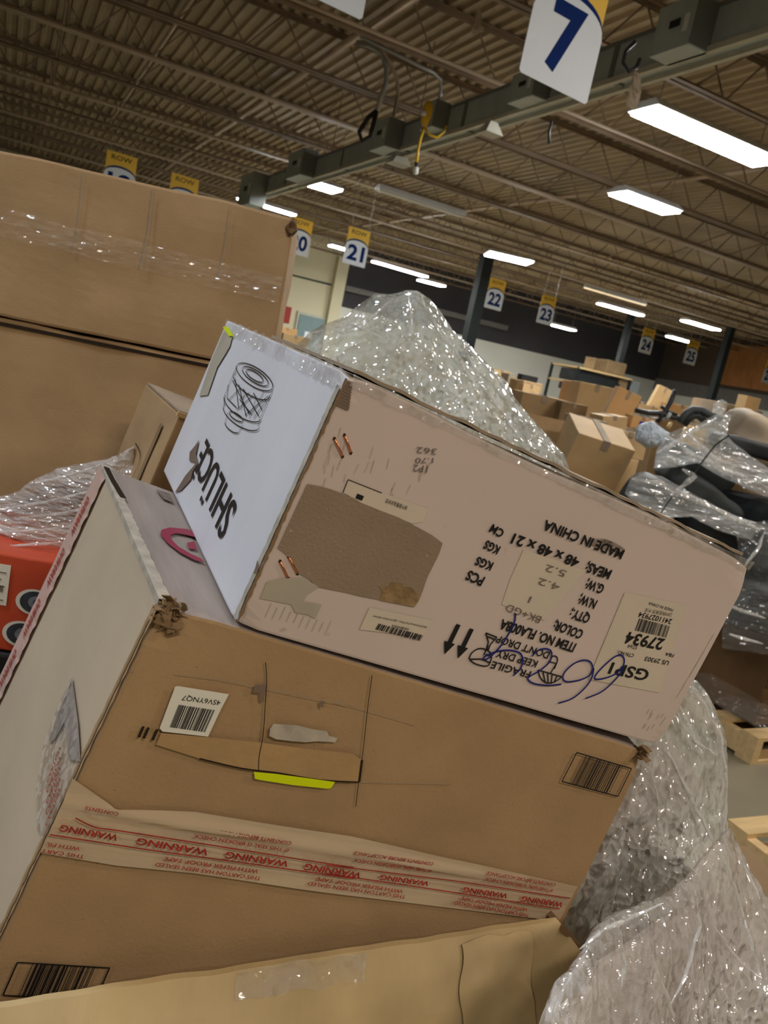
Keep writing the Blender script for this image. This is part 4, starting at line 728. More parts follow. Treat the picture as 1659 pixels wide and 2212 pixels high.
f += [(i * (nz + 1), (i + 1) * (nz + 1), nv + (i + 1) * (nz + 1), nv + i * (nz + 1)) for i in range(nx)]
f += [(nx * (nz + 1) + j + 1, nx * (nz + 1) + j, nv + nx * (nz + 1) + j, nv + nx * (nz + 1) + j + 1)[::-1] for j in range(nz)]
o = mesh('front_panel', v, f, 'kraft_yellow'); o.parent = oc; o.matrix_parent_inverse = oc.matrix_world.inverted()
wpart(MB().box(-.17, -.164, .57, 1.09, .15, .90), 'side_panel', 'kraft', oc); wpart(MB().box(.626, .632, .535, 1.09, .15, .87), 'side_panel', 'kraft_dark', oc)  # right panel in darker kraft, its shade put into the colour
wpart(MB().box(-.17, .632, 1.085, 1.09, .15, .90), 'rear_panel', 'kraft', oc); wpart(MB().box(-.17, .632, .56, 1.09, .145, .15), 'bottom_panel', 'kraft', oc)
M = Matrix.Translation((.578, .540, .925)) @ rot(0, 0, 42); wpart(MB().box(0, .09, 0, .035, -.006, 0, 0, M), 'folded_flap', 'kraft_dark', oc)  # flap lying in shade, coloured dark for it
mb = MB(); v = []
for i in range(61):
    s = i / 60; x = -.10 + .66 * s; h = .0022 * noise.noise(Vector((x * 40, 1, 1)))
    v += [(x, .556 - .022 * (x + .16) / .735, .893 + .022 * (x + .16) / .735 + h), (x, .552 - .022 * (x + .16) / .735, .888 + .022 * (x + .16) / .735 + h)]
wpart(MB().add(v, [(2 * i, 2 * i + 2, 2 * i + 3, 2 * i + 1) for i in range(18)]), 'split_edge', 'dark_hole', oc)
wpart(MB().box(.24, .34, .60, .80, .15, .74), 'packing_block', 'foam_pale', oc)
# piece of clear tape over the edge
def sheet_on_panel(x0, x1, k0, k1, seed, name, m, am):
    v = []; nx, nz = 40, 16
    for i in range(nx + 1):
        for j in range(nz + 1):
            x = x0 + (x1 - x0) * i / nx; s = (x + .16) / .735; k = k0 + (k1 - k0) * j / nz
            z = .905 + .022 * s - k * .76; y = .571 - .022 * s - .06 * math.sin(min(max(k, 0) * 5, 1) * 1.57) - .0045 - abs(noise.noise(Vector((x * 60, z * 60, seed)))) * am
            v.append((x + noise.noise(Vector((z * 30, seed, 0))) * .01, y, z + noise.noise(Vector((x * 30, seed, 0))) * .008))
    o = mesh(name, v, [(i * (nz + 1) + j, i * (nz + 1) + j + 1, (i + 1) * (nz + 1) + j + 1, (i + 1) * (nz + 1) + j) for i in range(nx) for j in range(nz)], m); o.parent = oc; o.matrix_parent_inverse = oc.matrix_world.inverted()
sheet_on_panel(.235, .355, -.006, .022, 4, 'clear_tape', 'film_tape', .005); sheet_on_panel(.455, .535, .002, .10, 8, 'paper_tape', 'kraft_yellow', .0012)
# pallet under it
def pallet(M, label, L_=1.2, D_=1.0):
    r = empty('wooden_pallet', M, label, 'pallet')
    n = max(4, round(D_ / .16))
    for k in range(n): y = (D_ - .09) * k / (n - 1); MB().box(0, L_, y, y + .09, .115, .133).build('deck_board', 'wood', r)
    for k in range(3): y = (D_ - .09) * k / 2; MB().box(0, L_, y, y + .09, 0, .018).build('bottom_board', 'wood', r)
    for k in range(3):
        x = (L_ - .045) * k / 2; mb = MB(); q = [(0, .018), (0, .115), (D_, .115), (D_, .018), (D_ * .80, .018), (D_ * .77, .065), (D_ * .60, .065), (D_ * .57, .018), (D_ * .43, .018), (D_ * .40, .065), (D_ * .23, .065), (D_ * .20, .018)]
        P = [(x, a, b) for a, b in q] + [(x + .045, a, b) for a, b in q]; m_ = len(q)
        bm = bmesh.new(); vs = [bm.verts.new(p) for p in P]; bm.faces.new(vs[:m_][::-1]); bm.faces.new(vs[m_:])
        for i in range(m_): bm.faces.new([vs[i], vs[(i + 1) % m_], vs[m_ + (i + 1) % m_], vs[m_ + i]])
        bmesh.ops.triangulate(bm, faces=bm.faces[:]); bmesh.ops.recalc_face_normals(bm, faces=bm.faces[:]); frm(bm, 'stringer', 'wood', r)
    return r
pallet(Matrix.Translation((-.2, .49, 0)), 'wooden pallet under the open carton', .86, .62)
# ================================================================== cartons behind on the left
YAW = -19
dl = at(-170, 300, 1.4)
def corner_carton(name, base, yaw, w_, d, h, m, label, wob=.003, seed=1, group=None, cuts=14, tape=None, bev=.005):
    r = empty(name, Matrix.Translation(base) @ rot(yaw), label, 'box', group)
    frm(box_bm(w_, d, h, bev, cuts, wob, seed), 'carton_body', m, r)
    if tape: MB().box(w_ * .5 - .03, w_ * .5 + .03, -.004, d + .004, h - .001, h + .004).build('tape', tape, r)
    return r
tr = at(640, 472, 1.40); RXH = Vector((math.cos(math.radians(YAW)), math.sin(math.radians(YAW)), 0))
UP_BASE = tr - RXH * .66; zt = tr.z
up_c = corner_carton('cardboard_carton', (UP_BASE.x, UP_BASE.y, 1.382), YAW, .66, .36, zt - 1.382, 'kraft', 'tall plain brown carton at upper left, topmost of its stack', .004, 3)
H = zt - 1.382
mb = MB(); v = []; n = 90                              # glossy wrinkled tape across the middle
for i in range(n + 1):
    x = .02 + .635 * i / n
    for j in range(9):
        z = H * .50 + .045 * (j / 8) - .02 * x; v.append((x, -.0065 - .005 * abs(noise.noise(Vector((x * 26, z * 140, 4)))), z + .004 * noise.noise(Vector((x * 12, j, 0)))))
mesh('clear_tape', v, [(9 * i + j, 9 * i + 9 + j, 9 * i + 10 + j, 9 * i + 1 + j) for i in range(n) for j in range(8)], 'film_faint', up_c)
mb = MB()
for x, w_ in ((.30, .003), (.415, .004), (.545, .0025)): ribbon(mb, [(x, .13), (x + .004, H * .7), (x + .002, H - .006)], w_ * .6, lambda q: (q[0], -.0065, q[1]))
mb.build('crease', 'kraft_grey', up_c)
bm = bmesh.new(); bmesh.ops.create_icosphere(bm, subdivisions=3, radius=.012)
for q in bm.verts: q.co = Vector((q.co.x * .7, q.co.y, q.co.z * 1.3)) + noise.noise_vector(q.co * 120) * .006 + Vector((.655, .0, H - .018))
frm(bm, 'torn_corner', 'wood_dark', up_c)
lc = corner_carton('cardboard_carton', (UP_BASE.x - .03, UP_BASE.y + .015, .86), YAW, .60, .36, .518, 'kraft', 'brown carton under the tall plain one, a dark seam between them', .003, 9)
MB().box(0, .60, -.002, .0, .506, .512).build('flap_seam', 'dark_hole', lc)
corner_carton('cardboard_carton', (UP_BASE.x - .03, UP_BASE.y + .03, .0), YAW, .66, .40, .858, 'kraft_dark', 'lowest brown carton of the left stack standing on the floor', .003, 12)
# small carton squeezed between
e0 = at(388, 894, 1.16)
eM = Matrix.Translation(e0) @ Matrix(AX).transposed().to_4x4() @ rot(8, 0, 0)
ec = empty('cardboard_carton', eM, 'small brown carton wedged behind the left end of the white printed carton', 'box')
bm = box_bm(.24, .21, .22, .003, 8, .0015, 5)
for q in bm.verts: q.co.z -= .22
frm(bm, 'carton_body', 'kraft', ec)
MB().box(-.004, .24, -.004, .0, -.004, .003).build('flap_edge', 'kraft_light', ec)
MB().box(.0, .24, .004, .205, .001, .004).build('top_flap', 'kraft_grey', ec)
mb = MB(); ribbon(mb, [(.05, -.03), (.055, -.20)], .014, lambda q: (-.0025, q[0], q[1])); mb.build('crease', 'kraft_dark', ec)
mb = MB(); ribbon(mb, [(.13, -.085), (.09, -.09), (.075, -.11), (.074, -.18)], .002, lambda q: (-.003, q[0], q[1])); mb.build('cut_line', 'dark_hole', ec)
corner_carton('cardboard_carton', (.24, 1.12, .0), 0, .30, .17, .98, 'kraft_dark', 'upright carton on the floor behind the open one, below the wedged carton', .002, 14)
# red speaker carton and bundle over it
rr0 = at(-150, 1195, 1.16); rc = empty('speaker_carton', Matrix.Translation((rr0.x, rr0.y, .915)) @ rot(YAW), 'orange red carton with pictures of round speakers at the left edge', 'box')
RW = .22
frm(box_bm(RW, .2, .147, .003, 4, .001, 2), 'carton_body', 'orange_red', rc)
def ell2(cx_, cz_, rx, rz, off, m, name, par):
    P = [(cx_ + rx * math.cos(k * math.pi / 16), -off, cz_ + rz * math.sin(k * math.pi / 16)) for k in range(32)]
    return mesh(name, P, [tuple(range(31, -1, -1))], m, par)
for cx_, cz_ in ((.150, .082), (.137, .030)):
    ell2(cx_, cz_, .026, .020, .0018, 'label_white', 'speaker_picture', rc); ell2(cx_ + .002, cz_, .022, .017, .0022, 'cone_dark', 'speaker_picture_cone', rc); ell2(cx_ + .004, cz_, .012, .010, .0026, 'cone_grey', 'speaker_picture_cone', rc); ell2(cx_ + .005, cz_, .006, .006, .003, 'cone_dark', 'speaker_picture_cone', rc)
mb = MB(); mb.box(.070, .112, -.0022, -.0016, .070, .132); wl = mb.build('info_label', 'label_white', rc)
mb = MB()
for k in range(5): mb.box(.075, .107 - .006 * (k % 2), -.0028, -.0023, .077 + k * .0105, .0785 + k * .0105)
mb.box(.094, .105, -.0028, -.0023, .09, .10); mb.build('label_print', 'ink_faded', wl)
bb = corner_carton('black_tote', (rr0.x - .02, rr0.y + .0, .0), YAW, .30, .26, .912, 'rubber_black', 'black container under the orange red speaker carton', .001, 2); bb['category'] = 'container'
# ---- wrapped bundle at the left
fl = empty('wrapped_bundle', at(120, 1110, 1.27), 'streaky clear wrapped bundle behind the left side of the big carton', 'wrapped goods')
mound('film', [(-70, 1100), (0, 1072), (40, 1060), (60, 1042), (120, 1012), (180, 1000), (230, 992), (262, 978), (289, 962), (290, 1000), (330, 1060), (320, 1180), (200, 1225), (110, 1212), (0, 1204), (-70, 1200)], 1.27, .035, .09, 'film_streak', fl, rings=60, seg=240, crumple=.006, freq=22, seed=4, stretch=(.6, .6, 3.2), profile=.4)
mound('padding', [(-70, 1125), (20, 1095), (100, 1050), (220, 1030), (290, 1040), (300, 1150), (200, 1205), (0, 1195), (-70, 1190)], 1.28, .012, .06, 'stuff_brown', fl, rings=16, seg=80, crumple=.01, freq=14, seed=6)
# ---- tall clear wrapped mound behind the white carton
g1 = empty('wrapped_bundle', at(900, 850, 1.5), 'tall peaked bundle in clear film behind the white printed carton', 'wrapped goods')
OUT1 = [(560, 860), (600, 800), (640, 748), (668, 718), (700, 702), (745, 682), (790, 648), (812, 632), (850, 634), (878, 627), (905, 628), (930, 645), (952, 672), (975, 712), (1002, 732), (1022, 752), (1060, 792), (1095, 822), (1110, 855), (1130, 880), (1160, 915), (1190, 950), (1222, 985), (1232, 1015), (1260, 1120), (1240, 1300), (900, 1320), (640, 1240), (540, 1000)]
mound('film', OUT1, 1.50, .10, .12, 'film', g1, rings=90, seg=330, crumple=.009, freq=13, seed=2, cpx=(900, 900), profile=.55)
mound('pale_contents', [(690, 800), (760, 745), (850, 728), (930, 745), (1000, 770), (1050, 850), (1120, 960), (1180, 1060), (1150, 1250), (800, 1250), (650, 950)], 1.51, .07, .09, 'foam_pale', g1, rings=24, seg=90, crumple=.014, freq=9, seed=8)
corner_carton('cardboard_carton', (.60, 1.26, 0), -20, .50, .30, 1.08, 'kraft_grey', 'large carton on the floor under the tall peaked bundle', .002, 17)
# ---- wrapped mass at lower right
OUTA = [(1230, 1650), (1330, 1560), (1400, 1500), (1440, 1470), (1480, 1462), (1505, 1468), (1525, 1495), (1545, 1530), (1562, 1570), (1574, 1612), (1576, 1680), (1576, 1760), (1572, 1850), (1600, 1950), (1560, 2100), (1420, 2200), (1200, 2120), (1150, 1900), (1180, 1750)]
ga = empty('wrapped_bundle', at(1420, 1800, 1.05), 'upright crumpled clear film bundle right of the big brown carton', 'wrapped goods')
mound('film', OUTA, 1.05, .06, .10, 'film_side', ga, rings=90, seg=320, crumple=.009, freq=16, seed=11, profile=.5)
mound('contents', [(1240, 1720), (1360, 1620), (1450, 1600), (1520, 1700), (1530, 1900), (1500, 2080), (1350, 2120), (1200, 2000)], 1.06, .03, .08, 'stuff_mauve', ga, rings=16, seg=80, crumple=.012, freq=12, seed=13)
mound('dark_contents', [(1345, 1790), (1400, 1760), (1412, 1850), (1395, 1930), (1368, 1960), (1350, 1870)], 1.03, .022, .03, 'stuff_brown', ga, rings=10, seg=50, crumple=.008, freq=20, seed=15)
OUTB = [(1255, 2060), (1275, 2015), (1310, 1985), (1350, 1965), (1437, 1932), (1500, 1880), (1560, 1800), (1578, 1790), (1600, 1830), (1640, 1905), (1680, 1970), (1800, 2100), (1800, 2420), (1450, 2460), (1120, 2420), (1150, 2260), (1172, 2195), (1200, 2130), (1235, 2085)]
gb = empty('wrapped_bundle', at(1450, 2200, .86), 'low glittering clear film mass in the lower right corner', 'wrapped goods')
mound('film', OUTB, .90, .05, .08, 'film_front', gb, rings=100, seg=340, crumple=.008, freq=19, seed=21, profile=.5, stretch=(1, 1, .8), tfun=lambda p: .66 + max(0, min(1, (p.x - 1180) / 420)) * .24)
mound('contents', [(1290, 2080), (1420, 1990), (1560, 1930), (1700, 2080), (1740, 2380), (1450, 2420), (1180, 2380), (1230, 2180)], .91, .045, .07, 'stuff_mauve', gb, rings=18, seg=90, crumple=.006, freq=14, seed=23, tfun=lambda p: .68 + max(0, min(1, (p.x - 1180) / 420)) * .24)
mound('dark_contents', [(1410, 2010), (1460, 1960), (1480, 2040), (1465, 2090), (1440, 2110), (1415, 2070)], .835, .012, .03, 'stuff_brown', gb, rings=10, seg=50, crumple=.008, freq=20, seed=25)
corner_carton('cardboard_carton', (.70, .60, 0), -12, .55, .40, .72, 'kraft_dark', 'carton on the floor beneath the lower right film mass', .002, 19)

def folds(par, t, lst, rad=.0035, m='film_fold'):
    """rope like gathered creases of the film"""
    for k, pts in enumerate(lst):
        P = []
        for i in range(len(pts) - 1):
            for j in range(6):
                a = j / 6; u = pts[i][0] * (1 - a) + pts[i + 1][0] * a; v_ = pts[i][1] * (1 - a) + pts[i + 1][1] * a
                tt = t(u, v_) if callable(t) else t
                P.append(at(u + 5 * noise.noise(Vector((u * .03, v_ * .03, k))), v_ + 4 * noise.noise(Vector((v_ * .04, k, 3))), tt))
        n = len(P); R_ = [rad * (.25 + math.sin(math.pi * (i + .5) / n)) * (1 + .5 * noise.noise(Vector((i * .7, k, 0)))) for i in range(n)]
        o = MB().tube(P, R_, 7).build('film_fold', m, smooth=False); o.parent = par; o.matrix_parent_inverse = par.matrix_world.inverted()
folds(g1, lambda u, v: 1.42 + .00012 * abs(u - 900), [[(905, 632), (935, 690), (975, 745), (1000, 790), (1012, 810)], [(880, 632), (890, 700), (850, 760)], [(930, 648), (985, 725), (1060, 800), (1120, 880)], [(670, 720), (760, 700), (850, 740)], [(1000, 735), (1040, 830), (1110, 930), (1170, 1010)], [(700, 706), (740, 720), (800, 690), (850, 640)], [(1060, 795), (1130, 900), (1220, 1000)]], .0022)
folds(ga, lambda u, v: 1.0, [[(1480, 1470), (1520, 1520), (1556, 1590), (1570, 1690), (1566, 1800)], [(1440, 1480), (1470, 1560), (1530, 1640)], [(1400, 1640), (1418, 1720), (1424, 1800), (1410, 1900)], [(1440, 1620), (1480, 1700), (1530, 1800), (1548, 1830)], [(1370, 1700), (1345, 1800), (1330, 1900), (1322, 1980)], [(1570, 1700), (1560, 1790), (1548, 1825)], [(1300, 1800), (1310, 1900), (1290, 1990)], [(1460, 1500), (1500, 1600), (1560, 1640)]], .0022)
folds(gb, lambda u, v: .585 + max(0, min(1, (u - 1180) / 420)) * .215, [[(1255, 2050), (1300, 2010), (1380, 1975), (1440, 1945)], [(1560, 1830), (1600, 1960), (1640, 2100), (1650, 2200)], [(1400, 2010), (1420, 2100), (1450, 2180), (1460, 2212)], [(1500, 1900), (1510, 2000), (1480, 2110), (1440, 2190)], [(1340, 2010), (1350, 2080), (1345, 2140)], [(1235, 2100), (1210, 2150), (1190, 2212)], [(1600, 1850), (1650, 1960)], [(1540, 2000), (1600, 2080), (1655, 2120)]], .0015)
folds(fl, 1.215, [[(0, 1100), (100, 1085), (200, 1060), (260, 1040)], [(0, 1150), (100, 1145), (190, 1130)], [(60, 1045), (140, 1030), (270, 985)], [(0, 1180), (90, 1175), (150, 1170)], [(40, 1120), (130, 1110), (230, 1090)]], .0018)
# ================================================================== goods on the floor behind
REG = [(3.8, 2.8, .75), (.3, .9, .8)]
def support(x, y, w_, d, h, yaw, force=False):
    """a plain floor standing carton that carries what lies on it"""
    rad = max(w_, d) * .62
    if not force and any((x - a) ** 2 + (y - b) ** 2 < (rad + c) ** 2 for a, b, c in REG): return
    REG.append((x, y, rad))
    q = empty('bulk_carton', Matrix.Translation((x, y, 0)) @ rot(yaw) @ Matrix.Translation((-w_ / 2, -d / 2, 0)), 'large floor standing bulk carton in the rows behind', 'box', 'bulk cartons standing on the floor')
    m = ['kraft', 'kraft_dark', 'kraft_grey', 'kraft_light'][len(REG) % 4]
    frm(box_bm(w_, d, h, .012, 3, .006, len(REG)), 'carton_body', m, q); MB().box(w_ * .46, w_ * .54, -.004, d + .004, h, h + .0015).build('tape', 'kraft_grey', q)
def bgbox(u, v, t, w_, h, d, yaw, m, label, pitch=0, roll=0, group='cartons piled in the rows behind', tape='kraft_grey', name='cardboard_carton', floor=False, seed=0):
    """(u, v): photo position of the middle of its top front edge at distance t; it hangs down h from there"""
    p = at(u, v, t)
    if p.z - h > .2: support(p.x, p.y + d * .5, min(w_, .5) if roll else w_, d, p.z - h - (.03 if roll or pitch else .002), yaw)
    M = Matrix.Translation(p) @ rot(yaw, pitch, roll) @ Matrix.Translation((-w_ / 2, 0, -h))
    r = empty(name, M, label, 'box', group)
    frm(box_bm(w_, d, h, min(w_, h) * .015, 3, w_ * .006, seed + u), 'carton_body', m, r)
    if tape: MB().box(w_ * .44, w_ * .56, -.003, d + .003, h, h + .004).build('tape', tape, r); MB().box(w_ * .44, w_ * .56, -.005, -.001, h * .8, h + .004).build('tape', tape, r)
    return r
# nearer cartons, right of the tall bundle
bgbox(1312, 955, 4.4, .34, .26, .30, -22, 'kraft_light', 'tilted tan carton just above the edge of the white printed carton', pitch=18, roll=6, group=None)
p = at(1222, 975, 4.7); support(p.x, p.y + .15, .36, .3, p.z - .258, -22)
r = empty('open_carton', Matrix.Translation(at(1222, 975, 4.7)) @ rot(-22), 'open brown carton left of the tilted tan one', 'box')
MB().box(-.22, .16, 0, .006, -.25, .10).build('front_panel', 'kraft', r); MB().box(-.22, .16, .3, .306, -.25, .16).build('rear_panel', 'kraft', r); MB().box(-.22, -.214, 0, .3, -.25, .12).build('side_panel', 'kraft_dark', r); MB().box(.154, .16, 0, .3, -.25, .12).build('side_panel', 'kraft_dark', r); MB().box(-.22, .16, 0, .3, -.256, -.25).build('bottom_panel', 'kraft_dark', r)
bgbox(1178, 856, 7.0, .40, .30, .4, -20, 'kraft', 'long brown carton right of the tall bundle', seed=2)
bgbox(1243, 872, 6.8, .22, .22, .3, -25, 'kraft_dark', 'darker carton touching the long brown one', seed=3)
bgbox(1278, 905, 5.6, .25, .10, .2, -18, 'kraft_grey', 'grey brown carton with a red dot', seed=4)
tag(MB().box(-.012, .012, -.014, -.004, -.012, .012).build('red_sticker', 'crimson'), None)
o = bpy.data.objects['red_sticker']; o.parent = bpy.data.objects[[q.name for q in bpy.data.objects if q.get('label', '').startswith('grey brown carton with a red dot')][0]]; o.location = (.11, 0, .05)
bgbox(1292, 832, 7.6, .34, .34, .3, -20, 'kraft_light', 'tan carton behind the tall leaning one', seed=5)
bgbox(1258, 828, 8.4, .24, .3, .3, -20, 'kraft_orange', 'bright tan carton below the black slab', seed=6)
bgbox(1362, 846, 6.4, .20, .33, .16, -30, 'kraft_orange', 'tall narrow carton leaning to the right', pitch=0, roll=13, group=None)
bgbox(1330, 900, 5.9, .20, .14, .2, -10, 'kraft_light', 'small pale carton at the foot of the leaning one', roll=-8)
bgbox(1392, 902, 6.0, .17, .09, .2, -25, 'kraft_orange', 'small carton with a purple patch')
q_ = bpy.data.objects[[q.name for q in bpy.data.objects if q.get('label', '').endswith('purple patch')][0]]
MB().box(.06, .13, -.006, -.002, .015, .06).build('purple_patch', 'purple', q_)
bgbox(1365, 935, 5.2, .25, .16, .2, -15, 'kraft_light', 'pale carton under the bluish plastic bag')
bgbox(1440, 838, 9.0, .16, .28, .15, -30, 'kraft_light', 'upright tan carton beside a black post', roll=14, group=None)
bgbox(1475, 876, 8.2, .26, .14, .3, -25, 'kraft_orange', 'tan carton behind the black frame')
bgbox(1412, 878, 8.8, .18, .10, .2, -20, 'kraft_light', 'small tan carton left of the upright one')
bgbox(1600, 878, 8.0, .55, .25, .4, -10, 'kraft_grey', 'wide brown carton at right behind the beige cloth')
bgbox(1520, 886, 9.5, .3, .2, .3, -10, 'kraft_grey', 'dull brown carton left of the pale wrapped roll')
bgbox(1630, 858, 7.6, .17, .14, .12, -5, 'kraft_light', 'round cornered tan carton on top at the right edge', tape=None)
tag(MB().tube([(0, 0, 0), (0, 0, .05)], .055, 16).build('tape_roll', 'yellow_plastic', smooth=False), 'yellow tape roll at right edge', 'tape'); p = bpy.data.objects['tape_roll'].location = at(1620, 908, 7.5); support(p.x, p.y, .3, .3, p.z - .001, 0)
mound('plastic_wrap_ball', [(1538, 893), (1543, 872), (1558, 862), (1572, 868), (1570, 885), (1560, 898)], 7.8, .06, .06, 'film_far', label='crumpled clear wrap beside the dull brown cartons', cat='plastic wrap', rings=10, seg=40, crumple=.02, freq=8)
mound('plastic_bag', [(1373, 925), (1385, 915), (1410, 908), (1425, 920), (1447, 935), (1440, 955), (1420, 965), (1395, 968), (1372, 950)], 5.0, .08, .05, 'bag_blue', label='crumpled pale blue plastic bag among the cartons', cat='plastic bag', rings=24, seg=90, crumple=.016, freq=12)
# left strip of goods and the rack
bgbox(1122, 812, 12, .33, .25, .3, -10, 'kraft_grey', 'dull tan carton just right of the tall bundle')
bgbox(1150, 832, 9.5, .22, .15, .2, -10, 'kraft_light', 'small tan carton in front of the white wall')
bgbox(1085, 800, 13, .3, .2, .3, -10, 'kraft_light', 'pale carton seen behind the film bundle')
tag(MB().box(-.12, .12, 0, .1, 0, .07).build('black_case', 'rubber_black'), 'small black case in front of the white wall', 'case'); p = bpy.data.objects['black_case'].location = at(1143, 824, 10); support(p.x, p.y + .05, .3, .3, p.z - .001, 0)
pk = at(1282, 832, 14); rk = empty('storage_rack', Matrix.Translation((pk.x, pk.y, 0)) @ rot(0), 'rack carrying a long black slab and cartons in front of the dark wall', 'rack')
for z in (.35, .8, pk.z - .02, pk.z + .24): MB().box(-.62, .55, -.3, .5, z - .03, z).build('shelf_board', 'wood', rk)
for sx in (-.6, .53):
    for sy in (-.29, .46): MB().box(sx - .02, sx + .02, sy, sy + .04, 0, pk.z + .24).build('post', 'steel_dark', rk)
def onrack(dx, z, w_, h, d, m, label, name='cardboard_carton', cat='box', yaw=0):
    r = empty(name, Matrix.Translation((pk.x + dx, pk.y - .25, z)) @ rot(yaw), label, cat); frm(box_bm(w_, d, h, .02, 3, .006, dx), 'carton_body' if cat == 'box' else 'slab_body', m, r); return r
onrack(-.58, pk.z, .95, .19, .5, 'fabric_black', 'long black slab lying on the rack', 'black_slab', 'foam slab', 0)
onrack(-.62, pk.z - .17, .5, .13, .4, 'fabric_black', 'short black slab on the lower rack shelf', 'black_slab', 'foam slab')
onrack(-.30, pk.z + .24, .24, .20, .2, 'kraft_dark', 'left brown carton on top of the rack', yaw=20); onrack(-.02, pk.z + .24, .42, .22, .3, 'kraft_dark', 'wide brown carton on top of the rack'); onrack(.3, pk.z, .26, .2, .3, 'kraft_dark', 'brown carton at the right end of the rack shelf')
for i, (u, v, t, w_, h, m, lab) in enumerate([(1388, 868, 11, .35, .3, 'wood_dark', 'dark brown carton right of the rack'), (1350, 850, 12, .3, .3, 'kraft_dark', 'second dark brown carton right of the rack'), (1365, 822, 16, .4, .4, 'galv', 'grey crate far behind the brown cartons'), (640, 725, 16, .5, .35, 'kraft_light', 'pale tan carton seen left of the tall bundle'), (622, 708, 17, .42, .3, 'kraft_orange', 'orange tan carton left of the grey door')]):
    bgbox(u, v, t, w_, h, .4, -10, m, lab, seed=i)
# black exercise frame / folded stroller parts
fr = empty('exercise_frame', at(1450, 900, 6.2), 'black padded metal frame lying among the cartons', 'frame')
def fpart(name, pts, rad, m, t=6.2): o = MB().tube([at(u, v, t) for u, v in pts], rad, 8).build(name, m, smooth=True); o.parent = fr; o.matrix_parent_inverse = fr.matrix_world.inverted()
fpart('padded_arm', [(1468, 912), (1482, 893), (1496, 884), (1515, 886), (1535, 898), (1560, 908)], .030, 'fabric_grey'); fpart('padded_arm', [(1478, 918), (1492, 900), (1508, 898), (1525, 912)], .026, 'fabric_black')
fpart('tube', [(1372, 886), (1400, 892), (1430, 893), (1455, 902), (1480, 905)], .02, 'rubber_black'); fpart('tube', [(1420, 912), (1432, 895), (1448, 870), (1458, 842)], .018, 'rubber_black'); fpart('tube', [(1428, 878), (1445, 890), (1462, 897)], .014, 'fabric_black'); fpart('tube', [(1380, 898), (1410, 903), (1445, 905)], .012, 'conduit')
fpart('hub', [(1440, 896), (1446, 900)], .032, 'galv')
fpart('knob', [(1444, 918), (1448, 920)], .03, 'wood')
# bulk cartons on the floor filling the rows
k = 0
for x, y, w_, d, h in [(3.2, 4.4, 1.1, .9, .95), (4.9, 5.0, 1.1, 1.0, 1.0), (2.2, 6.1, 1.1, 1.0, 1.1), (3.6, 7.2, 1.2, 1.0, 1.18), (5.4, 7.3, 1.2, 1.0, 1.1), (5.2, 9.6, 1.2, 1.0, 1.2), (7.2, 6.6, 1.2, 1.0, 1.12), (7.1, 9.0, 1.2, 1.0, 1.15), (9.2, 9.2, 1.2, 1.0, 1.2), (4.2, 10.5, 1.0, 1, 1.2), (10.8, 7.5, 1.2, 1, 1.1), (7.0, 12.4, 1.2, 1.0, 1.25), (9.6, 12.2, 1.2, 1.0, 1.2), (11.9, 10.8, 1.2, 1, 1.2), (13.4, 14.0, 1.2, 1, 1.22), (11.0, 15.5, 1.2, 1, 1.2)]:
    support(x + w_ / 2, y + d / 2, w_, d, h, -6 + 5 * (k % 4)); k += 1
# ---- wrapped furniture on a pallet at the right
fp = at(1500, 1575, 3.9)
pal = pallet(Matrix.Translation((3.24, 2.25, 0)) @ rot(2), 'light wooden pallet on the floor at right under the dark wrapped goods')
def blob(name, u, v, t, sx, sy, sz, m, label, cat, yaw=-25, roll=0, p=3.0, seed=0, amp=.012):
    """plump upholstered block"""
    bm = bmesh.new(); bmesh.ops.create_cube(bm, size=2.0); bmesh.ops.subdivide_edges(bm, edges=bm.edges[:], cuts=9, use_grid_fill=True)
    for q in bm.verts:
        c = q.co.copy(); n = (abs(c.x) ** p + abs(c.y) ** p + abs(c.z) ** p) ** (1 / p); c = c / n * max(abs(c.x), abs(c.y), abs(c.z)); c = Vector((c.x * sx / 2, c.y * sy / 2, c.z * sz / 2)); q.co = c + noise.noise_vector(c * 9 + Vector((seed, 0, 0))) * amp
    o = frm(bm, name, m, None, Matrix.Translation(at(u, v, t)) @ rot(yaw, 0, roll), True); return tag(o, label, cat)
blob('sofa_cushion', 1630, 950, 4.39, 0.35, 0.35, 0.26, 'fabric_beige', 'beige upholstered seat under film at the right edge', 'cushion', p=4, seed=1, amp=.025, roll=10)
blob('armrest', 1615, 968, 4.04, 0.35, 0.19, 0.08, 'fabric_black', 'round ended black armrest below the beige cloth', 'armrest', p=5, roll=3, seed=2)
blob('sofa_cushion', 1500, 1010, 4.21, 0.37, 0.33, 0.14, 'fabric_grey', 'dark cushion under grey film at upper left of the wrapped load', 'cushion', p=5, roll=22, seed=3)
c0 = bgbox(1610, 1035, 4.15, .30, .19, .29, -20, 'kraft_dark', 'brown carton strapped inside the wrapped furniture load', group=None, roll=8)
blob('sofa_cushion', 1400, 1085, 4.09, 0.23, 0.35, 0.26, 'fabric_grey', 'dark bolster at the left of the wrapped load', 'cushion', p=4, roll=20, seed=5)
blob('sofa_cushion', 1545, 1145, 3.92, 0.35, 0.35, 0.16, 'fabric_black', 'black rounded cushion right above the white carton edge', 'cushion', p=4, roll=14, seed=6)
blob('sofa_cushion', 1520, 1075, 4.09, 0.53, 0.35, 0.12, 'fabric_grey', 'flat dark cushion in the middle of the wrapped load', 'cushion', p=5, roll=24, seed=12)
blob('sofa_cushion', 1655, 1190, 3.74, 0.21, 0.35, 0.20, 'fabric_grey', 'charcoal cushion at the right edge beside the white carton corner', 'cushion', p=5, roll=5, seed=7)
